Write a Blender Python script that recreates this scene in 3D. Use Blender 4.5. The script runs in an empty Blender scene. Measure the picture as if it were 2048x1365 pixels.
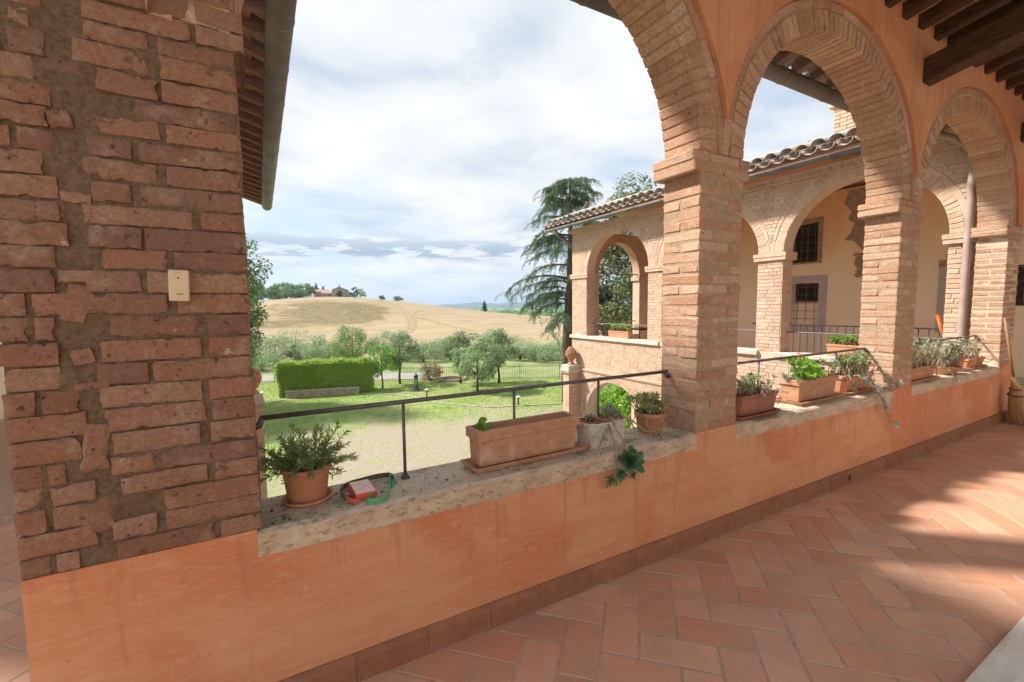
import bpy, bmesh, math, random
import numpy as np
from mathutils import Vector, Matrix, noise as mnoise
R = math.radians
SC = bpy.context.scene
COL = SC.collection
rng = random.Random(7)
nrg = np.random.default_rng(7)

# ------------------------------------------------------------------ camera
yaw, pit, rol = R(29.321), R(4.5587), R(-0.58987)
fw = Vector((math.sin(yaw)*math.cos(pit), math.cos(yaw)*math.cos(pit), -math.sin(pit)))
rt = Vector((math.cos(yaw), -math.sin(yaw), 0)); up = rt.cross(fw)
r2 = rt*math.cos(rol) + up*math.sin(rol); u2 = -rt*math.sin(rol) + up*math.cos(rol)
cam_d = bpy.data.cameras.new('camera'); cam = bpy.data.objects.new('camera', cam_d); COL.objects.link(cam)
m = Matrix((r2, u2, -fw)).transposed().to_4x4(); m.translation = (0, 0, 1.5); cam.matrix_world = m
cam_d.sensor_width = 36; cam_d.lens = 894.03/2048*36; cam_d.clip_start = 0.05; cam_d.clip_end = 40000
SC.camera = cam

# ------------------------------------------------------------------ light
SUN_DIR = Vector((-0.74, 0.67, 0)).normalized()          # towards the sun, on plan
SUN_EL = R(45)
sd = bpy.data.lights.new('sun', 'SUN'); sd.energy = 3.35; sd.angle = R(5.0); sd.color = (1, .93, .82)
so = bpy.data.objects.new('sun', sd); COL.objects.link(so)
sv = Vector((SUN_DIR.x*math.cos(SUN_EL), SUN_DIR.y*math.cos(SUN_EL), math.sin(SUN_EL)))
so.rotation_euler = sv.to_track_quat('Z', 'Y').to_euler(); so.location = (-20, 20, 30)
SC.view_settings.view_transform = 'Standard'; SC.view_settings.look = 'None'
SC.view_settings.exposure = 1.3; SC.view_settings.gamma = 1
SC.render.engine = 'CYCLES'
SC.cycles.use_denoising = True; SC.cycles.use_adaptive_sampling = True; SC.cycles.adaptive_threshold = 0.03
SC.cycles.max_bounces = 6; SC.cycles.diffuse_bounces = 4; SC.cycles.glossy_bounces = 2; SC.cycles.transmission_bounces = 3
SC.cycles.volume_bounces = 0; SC.cycles.caustics_reflective = False; SC.cycles.caustics_refractive = False

def S(nt, typ, ins=None, **props):
    n = nt.nodes.new(typ)
    for k, v in props.items(): setattr(n, k, v)
    for k, v in (ins or {}).items():
        s = n.inputs[k]
        if isinstance(v, bpy.types.NodeSocket): nt.links.new(v, s)
        else: s.default_value = v
    return n
def math_(nt, op, a, b=0.0, c=0.0, clamp=False):
    return S(nt, 'ShaderNodeMath', {0: a, 1: b, 2: c}, operation=op, use_clamp=clamp).outputs[0]
def ramp(nt, fac, stops, interp='LINEAR'):
    n = nt.nodes.new('ShaderNodeValToRGB'); cr = n.color_ramp; cr.interpolation = interp
    while len(cr.elements) < len(stops): cr.elements.new(0.5)
    for e, (p, c) in zip(cr.elements, stops):
        e.position = p; e.color = (*c, 1) if len(c) == 3 else c
    nt.links.new(fac, n.inputs[0]); return n.outputs[0]
def mix(nt, fac, a, b, mode='MIX'):
    n = nt.nodes.new('ShaderNodeMix'); n.data_type = 'RGBA'; n.blend_type = mode
    for i, v in ((0, fac), (6, a), (7, b)):
        if isinstance(v, bpy.types.NodeSocket): nt.links.new(v, n.inputs[i])
        elif i == 0: n.inputs[0].default_value = v
        else: n.inputs[i].default_value = (*v, 1) if len(v) == 3 else v
    return n.outputs[2]
def smooth(nt, x, a, b):
    return S(nt, 'ShaderNodeMapRange', {0: x, 1: a, 2: b, 3: 0.0, 4: 1.0}, interpolation_type='SMOOTHSTEP').outputs[0]
def noise_(nt, vec, scale, detail=4, rough=.55, dist=0.0):
    return S(nt, 'ShaderNodeTexNoise', {'Vector': vec, 'Scale': scale, 'Detail': detail, 'Roughness': rough, 'Distortion': dist}).outputs[0]
def vscale(nt, vec, s):
    return S(nt, 'ShaderNodeVectorMath', {0: vec, 1: s}, operation='MULTIPLY').outputs[0]

# ------------------------------------------------------------------ sky
W = bpy.data.worlds.new('World'); SC.world = W; W.use_nodes = True; wn = W.node_tree; wn.nodes.clear()
sky = S(wn, 'ShaderNodeTexSky', sky_type='NISHITA', sun_disc=False, sun_elevation=SUN_EL,
        sun_rotation=math.atan2(SUN_DIR.x, SUN_DIR.y), altitude=250, air_density=1.0, dust_density=1.5, ozone_density=1.0)
wd = S(wn, 'ShaderNodeTexCoord').outputs['Generated']
sx = S(wn, 'ShaderNodeSeparateXYZ', {0: wd})
dz = math_(wn, 'MAXIMUM', sx.outputs[2], 0.0)
den = math_(wn, 'ADD', dz, 0.16)
px = math_(wn, 'DIVIDE', sx.outputs[0], den); py = math_(wn, 'DIVIDE', sx.outputs[1], den)
pv = S(wn, 'ShaderNodeCombineXYZ', {0: px, 1: py, 2: 0.7}).outputs[0]
veil = noise_(wn, pv, 0.85, 7, .52, .35)
fine = noise_(wn, vscale(wn, pv, (1.0, 2.2, 1.0)), 2.6, 8, .6, .4)
veil2 = math_(wn, 'ADD', math_(wn, 'MULTIPLY', veil, .8), math_(wn, 'MULTIPLY', fine, .2))
cover = smooth(wn, veil2, .30, .56)
ctone = noise_(wn, S(wn, 'ShaderNodeVectorMath', {0: pv, 1: (5.3, 2.1, 0)}, operation='ADD').outputs[0], 1.5, 7, .55, .3)
cloudcol = ramp(wn, ctone, [(.34, (3.3, 3.75, 4.35)), (.47, (4.6, 4.8, 5.0)), (.62, (5.5, 5.5, 5.45))])
blue = mix(wn, .62, sky.outputs[0], (3.1, 3.95, 5.0))
base = mix(wn, cover, blue, cloudcol)
# low banks of grey cumulus all round, a few degrees above the horizon
az = math_(wn, 'ARCTAN2', sx.outputs[0], sx.outputs[1])
bv = S(wn, 'ShaderNodeCombineXYZ', {0: math_(wn, 'MULTIPLY', az, 8.0), 1: math_(wn, 'MULTIPLY', sx.outputs[2], 38.0), 2: 3.3}).outputs[0]
bn = noise_(wn, bv, 1.25, 9, .62, .25)
win = math_(wn, 'MULTIPLY', smooth(wn, sx.outputs[2], .085, .115), math_(wn, 'SUBTRACT', 1.0, smooth(wn, sx.outputs[2], .125, .165)))
bm_ = math_(wn, 'MULTIPLY', smooth(wn, math_(wn, 'ADD', bn, math_(wn, 'MULTIPLY', win, .12)), .55, .64), win)
btop = smooth(wn, sx.outputs[2], .095, .15)
bcol = mix(wn, btop, (1.7, 2.2, 3.0), (3.2, 3.65, 4.3))
base = mix(wn, math_(wn, 'MULTIPLY', bm_, .95), base, bcol)
hz = math_(wn, 'SUBTRACT', 1.0, smooth(wn, sx.outputs[2], .0, .14))
base = mix(wn, math_(wn, 'MULTIPLY', hz, .55), base, (4.3, 4.7, 5.2))
bg = S(wn, 'ShaderNodeBackground', {'Color': base, 'Strength': 0.078})
S(wn, 'ShaderNodeOutputWorld', {'Surface': bg.outputs[0]})

# ------------------------------------------------------------------ helpers
def woff(p):
    o = Vector((0, 0, 0))
    while p is not None: o += p.location; p = p.parent
    return o
def tag(o, label=None, cat=None, group=None, kind=None):
    if label: o['label'] = label
    if cat: o['category'] = cat
    if group: o['group'] = group
    if kind: o['kind'] = kind
    return o
def empty(name, loc, label=None, cat=None, group=None, kind=None):
    o = bpy.data.objects.new(name, None); o.empty_display_size = .1; COL.objects.link(o); o.location = loc
    return tag(o, label, cat, group, kind)
def link(name, me, parent=None, world=(0, 0, 0), rot=None, mat=None):
    o = bpy.data.objects.new(name, me); COL.objects.link(o)
    if parent is not None: o.parent = parent; o.location = Vector(world) - woff(parent)
    else: o.location = world
    if rot is not None: o.rotation_euler = rot
    if mat is not None and not me.materials: me.materials.append(mat)
    return o
def mesh(name, v, f, mat=None, smooth_=False):
    me = bpy.data.meshes.new(name); me.from_pydata([tuple(a) for a in v], [], f); me.update()
    if mat is not None: me.materials.append(mat)
    if smooth_: me.polygons.foreach_set('use_smooth', [True]*len(me.polygons))
    return me
def qmesh(name, V, mat):
    """V: (n,4,3) quads, fast"""
    n = len(V); me = bpy.data.meshes.new(name)
    me.vertices.add(4*n); me.vertices.foreach_set('co', np.ascontiguousarray(V, dtype=np.float32).ravel())
    me.loops.add(4*n); me.loops.foreach_set('vertex_index', np.arange(4*n, dtype=np.int32))
    me.polygons.add(n); me.polygons.foreach_set('loop_start', np.arange(0, 4*n, 4, dtype=np.int32))
    me.polygons.foreach_set('loop_total', np.full(n, 4, dtype=np.int32))
    me.update(calc_edges=True); me.materials.append(mat); return me
class MB:
    def __init__(s): s.v = []; s.f = []
    def add(s, v, f):
        k = len(s.v); s.v += [tuple(a) for a in v]; s.f += [tuple(i+k for i in q) for q in f]; return s
    def box(s, x0, x1, y0, y1, z0, z1):
        v = [(x, y, z) for z in (z0, z1) for y in (y0, y1) for x in (x0, x1)]
        return s.add(v, [(0, 2, 3, 1), (4, 5, 7, 6), (0, 1, 5, 4), (2, 6, 7, 3), (0, 4, 6, 2), (1, 3, 7, 5)])
    def loops(s, L, cap0=True, cap1=True):
        n = len(L[0]); v = [p for l in L for p in l]; f = []
        for a in range(len(L)-1):
            for i in range(n):
                j = (i+1) % n; f.append((a*n+i, a*n+j, (a+1)*n+j, (a+1)*n+i))
        if cap0: f.append(tuple(range(n-1, -1, -1)))
        if cap1: f.append(tuple((len(L)-1)*n+i for i in range(n)))
        return s.add(v, f)
    def lathe(s, prof, c=(0, 0, 0), n=24, wob=0.0):
        L = []
        for r, z in prof:
            L.append([(c[0]+r*math.cos(2*math.pi*i/n), c[1]+r*math.sin(2*math.pi*i/n), c[2]+z) for i in range(n)])
        return s.loops(L)
    def tube(s, pts, rad, n=6, cap=True):
        pts = [Vector(p) for p in pts]
        if not isinstance(rad, (list, tuple)): rad = [rad]*len(pts)
        L = []; prev = None
        for i, p in enumerate(pts):
            d = (pts[min(i+1, len(pts)-1)]-pts[max(i-1, 0)])
            d = d.normalized() if d.length > 1e-9 else Vector((0, 0, 1))
            if prev is None: a = d.orthogonal().normalized()
            else:
                a = prev - d*prev.dot(d); a = a.normalized() if a.length > 1e-6 else d.orthogonal().normalized()
            prev = a; b = d.cross(a)
            L.append([p+(a*math.cos(2*math.pi*k/n)+b*math.sin(2*math.pi*k/n))*rad[i] for k in range(n)])
        return s.loops(L, cap, cap)
    def build(s, name, mat, parent=None, smooth_=False, origin=None):
        """vertices are in world coordinates (parent None / parent chain offset removed)"""
        o = Vector(origin) if origin is not None else (woff(parent) if parent is not None else Vector((0, 0, 0)))
        me = mesh(name, [Vector(p)-o for p in s.v], s.f, mat, smooth_)
        return link(name, me, parent, o)
def local(mb, name, mat, parent, smooth_=False):
    """vertices are in the parent's own coordinates"""
    o = bpy.data.objects.new(name, mesh(name, mb.v, mb.f, mat, smooth_)); COL.objects.link(o); o.parent = parent; return o
def cbox(sx, sy, sz, b, jit=0.0, rg=rng, sub=0):
    bm = bmesh.new(); bmesh.ops.create_cube(bm, size=1)
    for v in bm.verts: v.co = Vector((v.co.x*sx, v.co.y*sy, v.co.z*sz))
    bmesh.ops.bevel(bm, geom=list(bm.edges), offset=b, segments=1, affect='EDGES', profile=.5)
    if sub:
        longe = [e for e in bm.edges if abs((e.verts[0].co-e.verts[1].co).x) > sx*.5]
        bmesh.ops.subdivide_edges(bm, edges=longe, cuts=sub, use_grid_fill=True)
    for v in bm.verts: v.co += Vector((rg.uniform(-jit, jit), rg.uniform(-jit, jit), rg.uniform(-jit, jit)))
    return bm
POOL = {}
def brick_mesh(sx, sy, sz, mat, b=.006, jit=.0025, n=6):
    k = (round(sx, 3), round(sy, 3), round(sz, 3), mat.name, b)
    if k not in POOL:
        L = []
        for i in range(n):
            bm = cbox(sx, sy, sz, min(b, .3*min(sx, sy, sz)), jit); me = bpy.data.meshes.new('brick'); bm.to_mesh(me); bm.free()
            me.materials.append(mat); L.append(me)
        POOL[k] = L
    return rng.choice(POOL[k])
def dup(root, loc, rotz=0.0, label=None, name=None):
    r = root.copy(); COL.objects.link(r); r.location = loc; r.rotation_euler = (0, 0, rotz)
    if label: r['label'] = label
    for ch in list(root.children):
        c = ch.copy(); COL.objects.link(c); c.parent = r
        for g in ch.children:
            d = g.copy(); COL.objects.link(d); d.parent = c
    return r

# ------------------------------------------------------------------ materials
def newmat(name):
    m = bpy.data.materials.new(name); m.use_nodes = True; nt = m.node_tree; nt.nodes.clear()
    out = nt.nodes.new('ShaderNodeOutputMaterial'); b = nt.nodes.new('ShaderNodeBsdfPrincipled')
    nt.links.new(b.outputs[0], out.inputs[0]); b.inputs['Specular IOR Level'].default_value = .25
    return m, nt, b, out
def pos(nt): return S(nt, 'ShaderNodeNewGeometry').outputs['Position']
def rnd(nt):
    a = S(nt, 'ShaderNodeObjectInfo').outputs['Random']; b = S(nt, 'ShaderNodeNewGeometry').outputs['Random Per Island']
    return math_(nt, 'FRACT', math_(nt, 'ADD', a, b))
def bump(nt, b, h, strength, dist=.01):
    n = S(nt, 'ShaderNodeBump', {'Height': h, 'Strength': strength, 'Distance': dist}); nt.links.new(n.outputs[0], b.inputs['Normal'])
def brick_mat(name, tones, dust=(.5, .42, .34), dusty=.5, rough=.9, bumps=.6, soot=None):
    m, nt, b, _ = newmat(name); P = pos(nt); r = rnd(nt)
    n = len(tones); base = ramp(nt, r, [(i/(n-1), t) for i, t in enumerate(tones)])
    n1 = noise_(nt, P, 11, 6, .6); n2 = noise_(nt, P, 70, 5, .65); n3 = noise_(nt, P, 3.1, 4, .55)
    c = mix(nt, math_(nt, 'MULTIPLY', smooth(nt, n1, .5, .72), dusty), base, dust)
    c = mix(nt, smooth(nt, n2, .38, .68), mix(nt, .35, c, (.12, .06, .04)), c)
    c = mix(nt, math_(nt, 'MULTIPLY', smooth(nt, n3, .52, .7), .35), c, mix(nt, .5, c, (.16, .11, .08)))
    nt.links.new(c, b.inputs['Base Color']); b.inputs['Roughness'].default_value = rough
    n4 = noise_(nt, P, 210, 3, .7); lime = noise_(nt, P, 17, 7, .75, .3)
    c = mix(nt, math_(nt, 'MULTIPLY', smooth(nt, lime, .63, .70), .7), c, (.62, .53, .43)); pitn = noise_(nt, P, 38, 4, .6)
    c = mix(nt, math_(nt, 'MULTIPLY', smooth(nt, pitn, .66, .72), .8), c, (.05, .03, .02)); nt.links.new(c, b.inputs['Base Color'])
    h = math_(nt, 'ADD', math_(nt, 'ADD', math_(nt, 'MULTIPLY', n1, .9), math_(nt, 'MULTIPLY', n2, .5)), math_(nt, 'MULTIPLY', n4, .22)); h = math_(nt, 'SUBTRACT', h, math_(nt, 'MULTIPLY', smooth(nt, pitn, .62, .72), .5)); bump(nt, b, h, bumps, .012)
    return m
def simple(name, c1, c2, scale=8, rough=.7, bumps=.2, stretch=(1, 1, 1), spec=.25, metal=0.0, detail=5, lo=.35, hi=.65, dist=.006, per=0.0):
    m, nt, b, _ = newmat(name); P = vscale(nt, pos(nt), stretch)
    n1 = noise_(nt, P, scale, detail, .6); n2 = noise_(nt, P, scale*7, 4, .6)
    f = math_(nt, 'ADD', math_(nt, 'MULTIPLY', n1, .75), math_(nt, 'MULTIPLY', n2, .25))
    if per: f = math_(nt, 'ADD', f, math_(nt, 'MULTIPLY', math_(nt, 'SUBTRACT', rnd(nt), .5), per))
    nt.links.new(ramp(nt, f, [(lo, c1), (hi, c2)]), b.inputs['Base Color'])
    b.inputs['Roughness'].default_value = rough; b.inputs['Metallic'].default_value = metal; b.inputs['Specular IOR Level'].default_value = spec
    if bumps: bump(nt, b, f, bumps, dist)
    return m
def pot_mat(name, c1, c2, bloom=.5):
    m, nt, b, _ = newmat(name); P = pos(nt); n1 = noise_(nt, vscale(nt, P, (1, 1, 2.2)), 11, 7, .65, .4); n2 = noise_(nt, P, 90, 4, .7); n3 = noise_(nt, vscale(nt, P, (1, 1, .6)), 6.5, 7, .7, .8); n4 = noise_(nt, vscale(nt, P, (1.6, 1.6, .35)), 16, 6, .7)
    c = ramp(nt, math_(nt, 'ADD', math_(nt, 'MULTIPLY', n1, .7), math_(nt, 'MULTIPLY', n2, .3)), [(.34, c1), (.66, c2)])
    c = mix(nt, math_(nt, 'MULTIPLY', smooth(nt, n3, .54, .70), bloom), c, (.66, .56, .47)); c = mix(nt, math_(nt, 'MULTIPLY', smooth(nt, n4, .60, .72), .55), c, (.16, .09, .06))
    nt.links.new(c, b.inputs['Base Color']); b.inputs['Roughness'].default_value = .88; bump(nt, b, math_(nt, 'ADD', n1, math_(nt, 'MULTIPLY', n2, .5)), .35, .006); return m
def leaf_mat(name, tones, rough=.55, trans=.35):
    m, nt, b, out = newmat(name); g = S(nt, 'ShaderNodeNewGeometry'); r = rnd(nt)
    n = len(tones); c = ramp(nt, r, [(i/(n-1), t) for i, t in enumerate(tones)])
    n3 = noise_(nt, g.outputs['Position'], 1.1, 3, .5)
    c = mix(nt, smooth(nt, n3, .4, .62), c, mix(nt, .3, c, tones[-1]))
    nt.links.new(c, b.inputs['Base Color']); b.inputs['Roughness'].default_value = rough
    t = S(nt, 'ShaderNodeBsdfTranslucent', {'Color': c}); ms = S(nt, 'ShaderNodeMixShader', {0: trans, 1: b.outputs[0], 2: t.outputs[0]})
    nt.links.new(ms.outputs[0], out.inputs[0]); return m
M = {}
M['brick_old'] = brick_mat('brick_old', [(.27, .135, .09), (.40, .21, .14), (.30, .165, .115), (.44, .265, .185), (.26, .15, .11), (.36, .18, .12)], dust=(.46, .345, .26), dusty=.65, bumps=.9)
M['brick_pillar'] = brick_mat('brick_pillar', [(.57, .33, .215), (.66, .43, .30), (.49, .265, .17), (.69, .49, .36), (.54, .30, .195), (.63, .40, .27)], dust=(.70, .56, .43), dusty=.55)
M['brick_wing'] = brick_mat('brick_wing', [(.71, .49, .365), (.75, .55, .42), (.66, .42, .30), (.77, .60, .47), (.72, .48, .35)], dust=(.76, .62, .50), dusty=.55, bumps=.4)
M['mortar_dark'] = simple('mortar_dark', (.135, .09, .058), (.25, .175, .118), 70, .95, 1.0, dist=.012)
M['cream_wall'] = simple('cream_wall', (.42, .345, .275), (.50, .415, .335), 2, .9, .1)
M['mortar_mid'] = simple('mortar_mid', (.34, .235, .155), (.48, .35, .24), 26, .95, .6)
M['skirt'] = simple('skirt', (.27, .125, .07), (.36, .175, .105), 12, .8, .2, per=.12)
M['mortar_light'] = simple('mortar_light', (.55, .44, .33), (.68, .56, .44), 24, .95, .5)
M['grout'] = simple('grout', (.40, .275, .20), (.56, .42, .32), 20, .9, .3)
def plaster_mat(name, a, b_, c_, d):
    m, nt, b, _ = newmat(name); P = pos(nt)
    st = noise_(nt, vscale(nt, P, (.55, .55, 3.0)), 2.2, 9, .66, .3); big = noise_(nt, P, 1.15, 4, .5, .6)
    brush = noise_(nt, vscale(nt, P, (5, 5, 24)), 3.0, 6, .6, .5); spot = noise_(nt, P, 60, 3, .6)
    c = mix(nt, smooth(nt, st, .34, .66), a, b_); c = mix(nt, math_(nt, 'MULTIPLY', smooth(nt, big, .46, .62), .85), c, c_)
    c = mix(nt, math_(nt, 'MULTIPLY', smooth(nt, brush, .45, .72), .5), c, d)
    vor = S(nt, 'ShaderNodeTexVoronoi', {'Vector': P, 'Scale': 9.0}).outputs[0]
    c = mix(nt, math_(nt, 'MULTIPLY', math_(nt, 'SUBTRACT', 1.0, smooth(nt, vor, .02, .055)), .5), c, (.25, .12, .07))
    wv = S(nt, 'ShaderNodeVectorMath', {0: P, 1: S(nt, 'ShaderNodeTexNoise', {'Vector': P, 'Scale': 3.0, 'Detail': 6.0}).outputs['Color']}, operation='ADD').outputs[0]
    ck = S(nt, 'ShaderNodeTexVoronoi', {'Vector': wv, 'Scale': 1.1}, feature='DISTANCE_TO_EDGE').outputs[0]
    c = mix(nt, math_(nt, 'MULTIPLY', math_(nt, 'MULTIPLY', math_(nt, 'SUBTRACT', 1.0, smooth(nt, ck, .0012, .0035)), smooth(nt, big, .46, .56)), .0), c, (.24, .10, .05))
    drip = noise_(nt, vscale(nt, P, (9, 9, .7)), 1.6, 7, .72); dzz = S(nt, 'ShaderNodeSeparateXYZ', {0: P}).outputs[2]; c = mix(nt, math_(nt, 'MULTIPLY', smooth(nt, math_(nt, 'ADD', drip, math_(nt, 'MULTIPLY', smooth(nt, dzz, .30, .60), .07)), .57, .68), .38), c, (.40, .20, .12))
    scf = noise_(nt, P, 14, 8, .75); c = mix(nt, math_(nt, 'MULTIPLY', smooth(nt, scf, .60, .68), .35), c, (.76, .52, .35))
    nt.links.new(c, b.inputs['Base Color']); b.inputs['Roughness'].default_value = .85
    h = math_(nt, 'ADD', math_(nt, 'MULTIPLY', brush, .5), math_(nt, 'ADD', math_(nt, 'MULTIPLY', spot, .25), math_(nt, 'MULTIPLY', st, .6))); bump(nt, b, h, .35, .012)
    return m
M['plaster'] = plaster_mat('plaster', (.63, .275, .14), (.69, .365, .205), (.61, .225, .108), (.71, .42, .26))
M['plaster_up'] = plaster_mat('plaster_up', (.64, .295, .155), (.68, .345, .19), (.60, .255, .13), (.70, .38, .22))
def graded_plaster():
    m, nt, b, _ = newmat('plaster_graded'); P = pos(nt); z = S(nt, 'ShaderNodeSeparateXYZ', {0: P}).outputs[2]
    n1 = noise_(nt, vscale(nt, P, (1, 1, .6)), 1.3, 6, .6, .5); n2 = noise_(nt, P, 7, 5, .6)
    f = math_(nt, 'ADD', math_(nt, 'MULTIPLY', math_(nt, 'SUBTRACT', z, 2.5), .42), math_(nt, 'MULTIPLY', math_(nt, 'SUBTRACT', n1, .1), 1.0))  # cream lower down, orange higher up, the change broken by noise
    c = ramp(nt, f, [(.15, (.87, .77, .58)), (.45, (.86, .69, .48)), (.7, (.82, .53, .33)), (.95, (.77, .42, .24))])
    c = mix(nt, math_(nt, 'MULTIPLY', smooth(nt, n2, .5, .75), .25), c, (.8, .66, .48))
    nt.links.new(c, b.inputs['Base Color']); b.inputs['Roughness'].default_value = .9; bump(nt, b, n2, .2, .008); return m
M['plaster_graded'] = graded_plaster()
def tile_mat():
    m, nt, b, _ = newmat('floor_tile'); P = pos(nt); r = rnd(nt)
    base = ramp(nt, r, [(0, (.58, .31, .20)), (.2, (.69, .41, .28)), (.4, (.52, .265, .17)), (.6, (.72, .43, .30)), (.75, (.61, .30, .185)), (.9, (.66, .40, .285)), (1, (.55, .29, .20))])
    n1 = noise_(nt, P, 5, 6, .6); n2 = noise_(nt, P, 90, 4, .6)
    c = mix(nt, math_(nt, 'MULTIPLY', smooth(nt, n1, .42, .66), .55), base, (.52, .31, .21)); c = mix(nt, math_(nt, 'MULTIPLY', smooth(nt, n2, .55, .75), .3), c, (.36, .15, .09))
    vor = S(nt, 'ShaderNodeTexVoronoi', {'Vector': P, 'Scale': 6.0}).outputs[0]
    c = mix(nt, math_(nt, 'SUBTRACT', 1.0, smooth(nt, vor, .012, .03)), c, (.70, .62, .55)); n5 = noise_(nt, P, 1.7, 8, .7, .8); c = mix(nt, math_(nt, 'MULTIPLY', smooth(nt, n5, .50, .64), .4), c, mix(nt, .5, c, (.30, .19, .13))); n6 = noise_(nt, P, 13, 8, .75, .3); c = mix(nt, math_(nt, 'MULTIPLY', smooth(nt, n6, .58, .70), .35), c, (.72, .52, .40))
    nt.links.new(c, b.inputs['Base Color']); nt.links.new(math_(nt, 'ADD', math_(nt, 'MULTIPLY', n1, .35), .24), b.inputs['Roughness'])
    b.inputs['Specular IOR Level'].default_value = .5; bump(nt, b, math_(nt, 'ADD', n1, math_(nt, 'MULTIPLY', n2, .3)), .12, .006); return m
M['floor_tile'] = tile_mat()
def sill_mat():
    m, nt, b, _ = newmat('sill_stone'); P = pos(nt)
    n1 = noise_(nt, vscale(nt, P, (1, 1, 2.5)), 7, 7, .65, .4); n2 = noise_(nt, P, 45, 5, .65); n3 = noise_(nt, P, 3.2, 5, .6)
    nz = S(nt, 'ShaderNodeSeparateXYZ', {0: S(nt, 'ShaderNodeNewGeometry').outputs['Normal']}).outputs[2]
    c = ramp(nt, n1, [(.3, (.46, .34, .23)), (.5, (.62, .49, .36)), (.7, (.72, .61, .47))])
    moss = math_(nt, 'MULTIPLY', smooth(nt, math_(nt, 'ADD', math_(nt, 'MULTIPLY', n3, .8), math_(nt, 'MULTIPLY', n2, .3)), .55, .70), smooth(nt, nz, .2, .8))
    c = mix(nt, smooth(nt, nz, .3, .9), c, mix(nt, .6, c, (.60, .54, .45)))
    c = mix(nt, moss, c, (.25, .24, .14))
    pit_ = noise_(nt, vscale(nt, P, (1, 1, 1.8)), 31, 7, .75, .5); c = mix(nt, math_(nt, 'MULTIPLY', smooth(nt, pit_, .62, .72), .8), c, (.15, .10, .06))
    nt.links.new(c, b.inputs['Base Color']); b.inputs['Roughness'].default_value = .9
    bump(nt, b, math_(nt, 'SUBTRACT', n2, math_(nt, 'MULTIPLY', smooth(nt, pit_, .55, .7), 1.2)), .7, .012); return m
M['sill'] = sill_mat()
M['white_stone'] = simple('white_stone', (.44, .40, .34), (.66, .62, .56), 9, .8, .3)
M['travertine'] = simple('travertine', (.56, .52, .44), (.80, .77, .70), 6, .6, .3, stretch=(1, 3.5, 1), lo=.3, hi=.6)
M['terracotta'] = pot_mat('terracotta', (.50, .22, .12), (.62, .31, .18), .35)
M['terracotta_old'] = pot_mat('terracotta_old', (.40, .18, .105), (.56, .30, .185), .6)
M['terracotta_pale'] = pot_mat('terracotta_pale', (.42, .205, .12), (.58, .34, .21), .45)
M['plastic_brown'] = simple('plastic_brown', (.26, .095, .06), (.36, .15, .10), 9, .5, .1, spec=.4)
M['soil'] = simple('soil', (.05, .032, .02), (.16, .11, .075), 60, .95, 1.0, dist=.02)
M['wood_dark'] = simple('wood_dark', (.04, .022, .013), (.12, .066, .038), 8, .7, .5, stretch=(6, 1, 6), dist=.01)
M['wood_eave'] = simple('wood_eave', (.17, .10, .078), (.32, .21, .165), 8, .8, .4, stretch=(1, 6, 6))
M['pianella'] = simple('pianella', (.42, .22, .14), (.62, .38, .26), 9, .85, .2, per=.5)
M['gutter'] = simple('gutter', (.15, .147, .145), (.235, .23, .225), 3, .55, .08, metal=.15, stretch=(1, 1, 1))
M['gutter_brown'] = simple('gutter_brown', (.36, .26, .23), (.46, .35, .32), 5, .6, .05)
M['iron'] = simple('iron', (.10, .10, .11), (.19, .185, .19), 25, .5, .3, metal=.5)
M['iron_pale'] = simple('iron_pale', (.15, .15, .16), (.26, .25, .25), 25, .5, .2, metal=.5)
def tile_roof_mat(name, a, b2, lich=.5):
    m, nt, b, _ = newmat(name); P = pos(nt); n1 = noise_(nt, P, 9, 6, .6); n2 = noise_(nt, P, 26, 6, .65); n3 = noise_(nt, P, 4.3, 5, .6); r = rnd(nt)
    c = mix(nt, r, a, b2); c = mix(nt, math_(nt, 'MULTIPLY', smooth(nt, n1, .42, .6), lich*1.6), c, (.50, .49, .45)); c = mix(nt, math_(nt, 'MULTIPLY', smooth(nt, n2, .5, .68), lich), c, (.13, .125, .11))
    c = mix(nt, math_(nt, 'MULTIPLY', smooth(nt, n3, .60, .66), lich*1.8), c, (.62, .36, .03))
    nt.links.new(c, b.inputs['Base Color']); b.inputs['Roughness'].default_value = .95; bump(nt, b, n2, .5, .01); return m
M['coppo'] = tile_roof_mat('coppo', (.38, .365, .345), (.50, .48, .455), .55)
M['coppo_clean'] = tile_roof_mat('coppo_clean', (.58, .30, .21), (.62, .37, .27), .08)
M['bark'] = simple('bark', (.07, .05, .035), (.20, .15, .11), 9, .95, .8, stretch=(3, 3, .6), dist=.03)
M['bark_pale'] = simple('bark_pale', (.16, .13, .10), (.32, .27, .21), 9, .95, .6, stretch=(3, 3, .6), dist=.02)
M['stem'] = simple('stem', (.30, .24, .15), (.48, .40, .27), 30, .7, .2)
M['stem_green'] = simple('stem_green', (.16, .20, .07), (.28, .30, .13), 30, .7, .2)
M['cream_plastic'] = simple('cream_plastic', (.70, .55, .36), (.74, .60, .41), 9, .5, .03)
M['black'] = simple('black', (.012, .012, .012), (.03, .03, .03), 9, .5, 0)
M['glass_dark'] = simple('glass_dark', (.015, .016, .018), (.03, .03, .035), 3, .08, 0, spec=.6)
M['shutter'] = simple('shutter', (.05, .035, .025), (.10, .075, .055), 9, .6, .1)
M['grey_stone'] = simple('grey_stone', (.40, .39, .39), (.52, .51, .51), 9, .8, .2)
M['rubble'] = simple('rubble', (.26, .19, .13), (.46, .37, .28), 14, .95, .8, dist=.02)
M['red_case'] = simple('red_case', (.72, .10, .05), (.78, .14, .07), 9, .4, .05)
M['red_face'] = simple('red_face', (.80, .40, .33), (.86, .62, .56), 30, .35, 0)
M['strap_green'] = simple('strap_green', (.07, .36, .15), (.14, .50, .24), 60, .7, .3)
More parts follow.
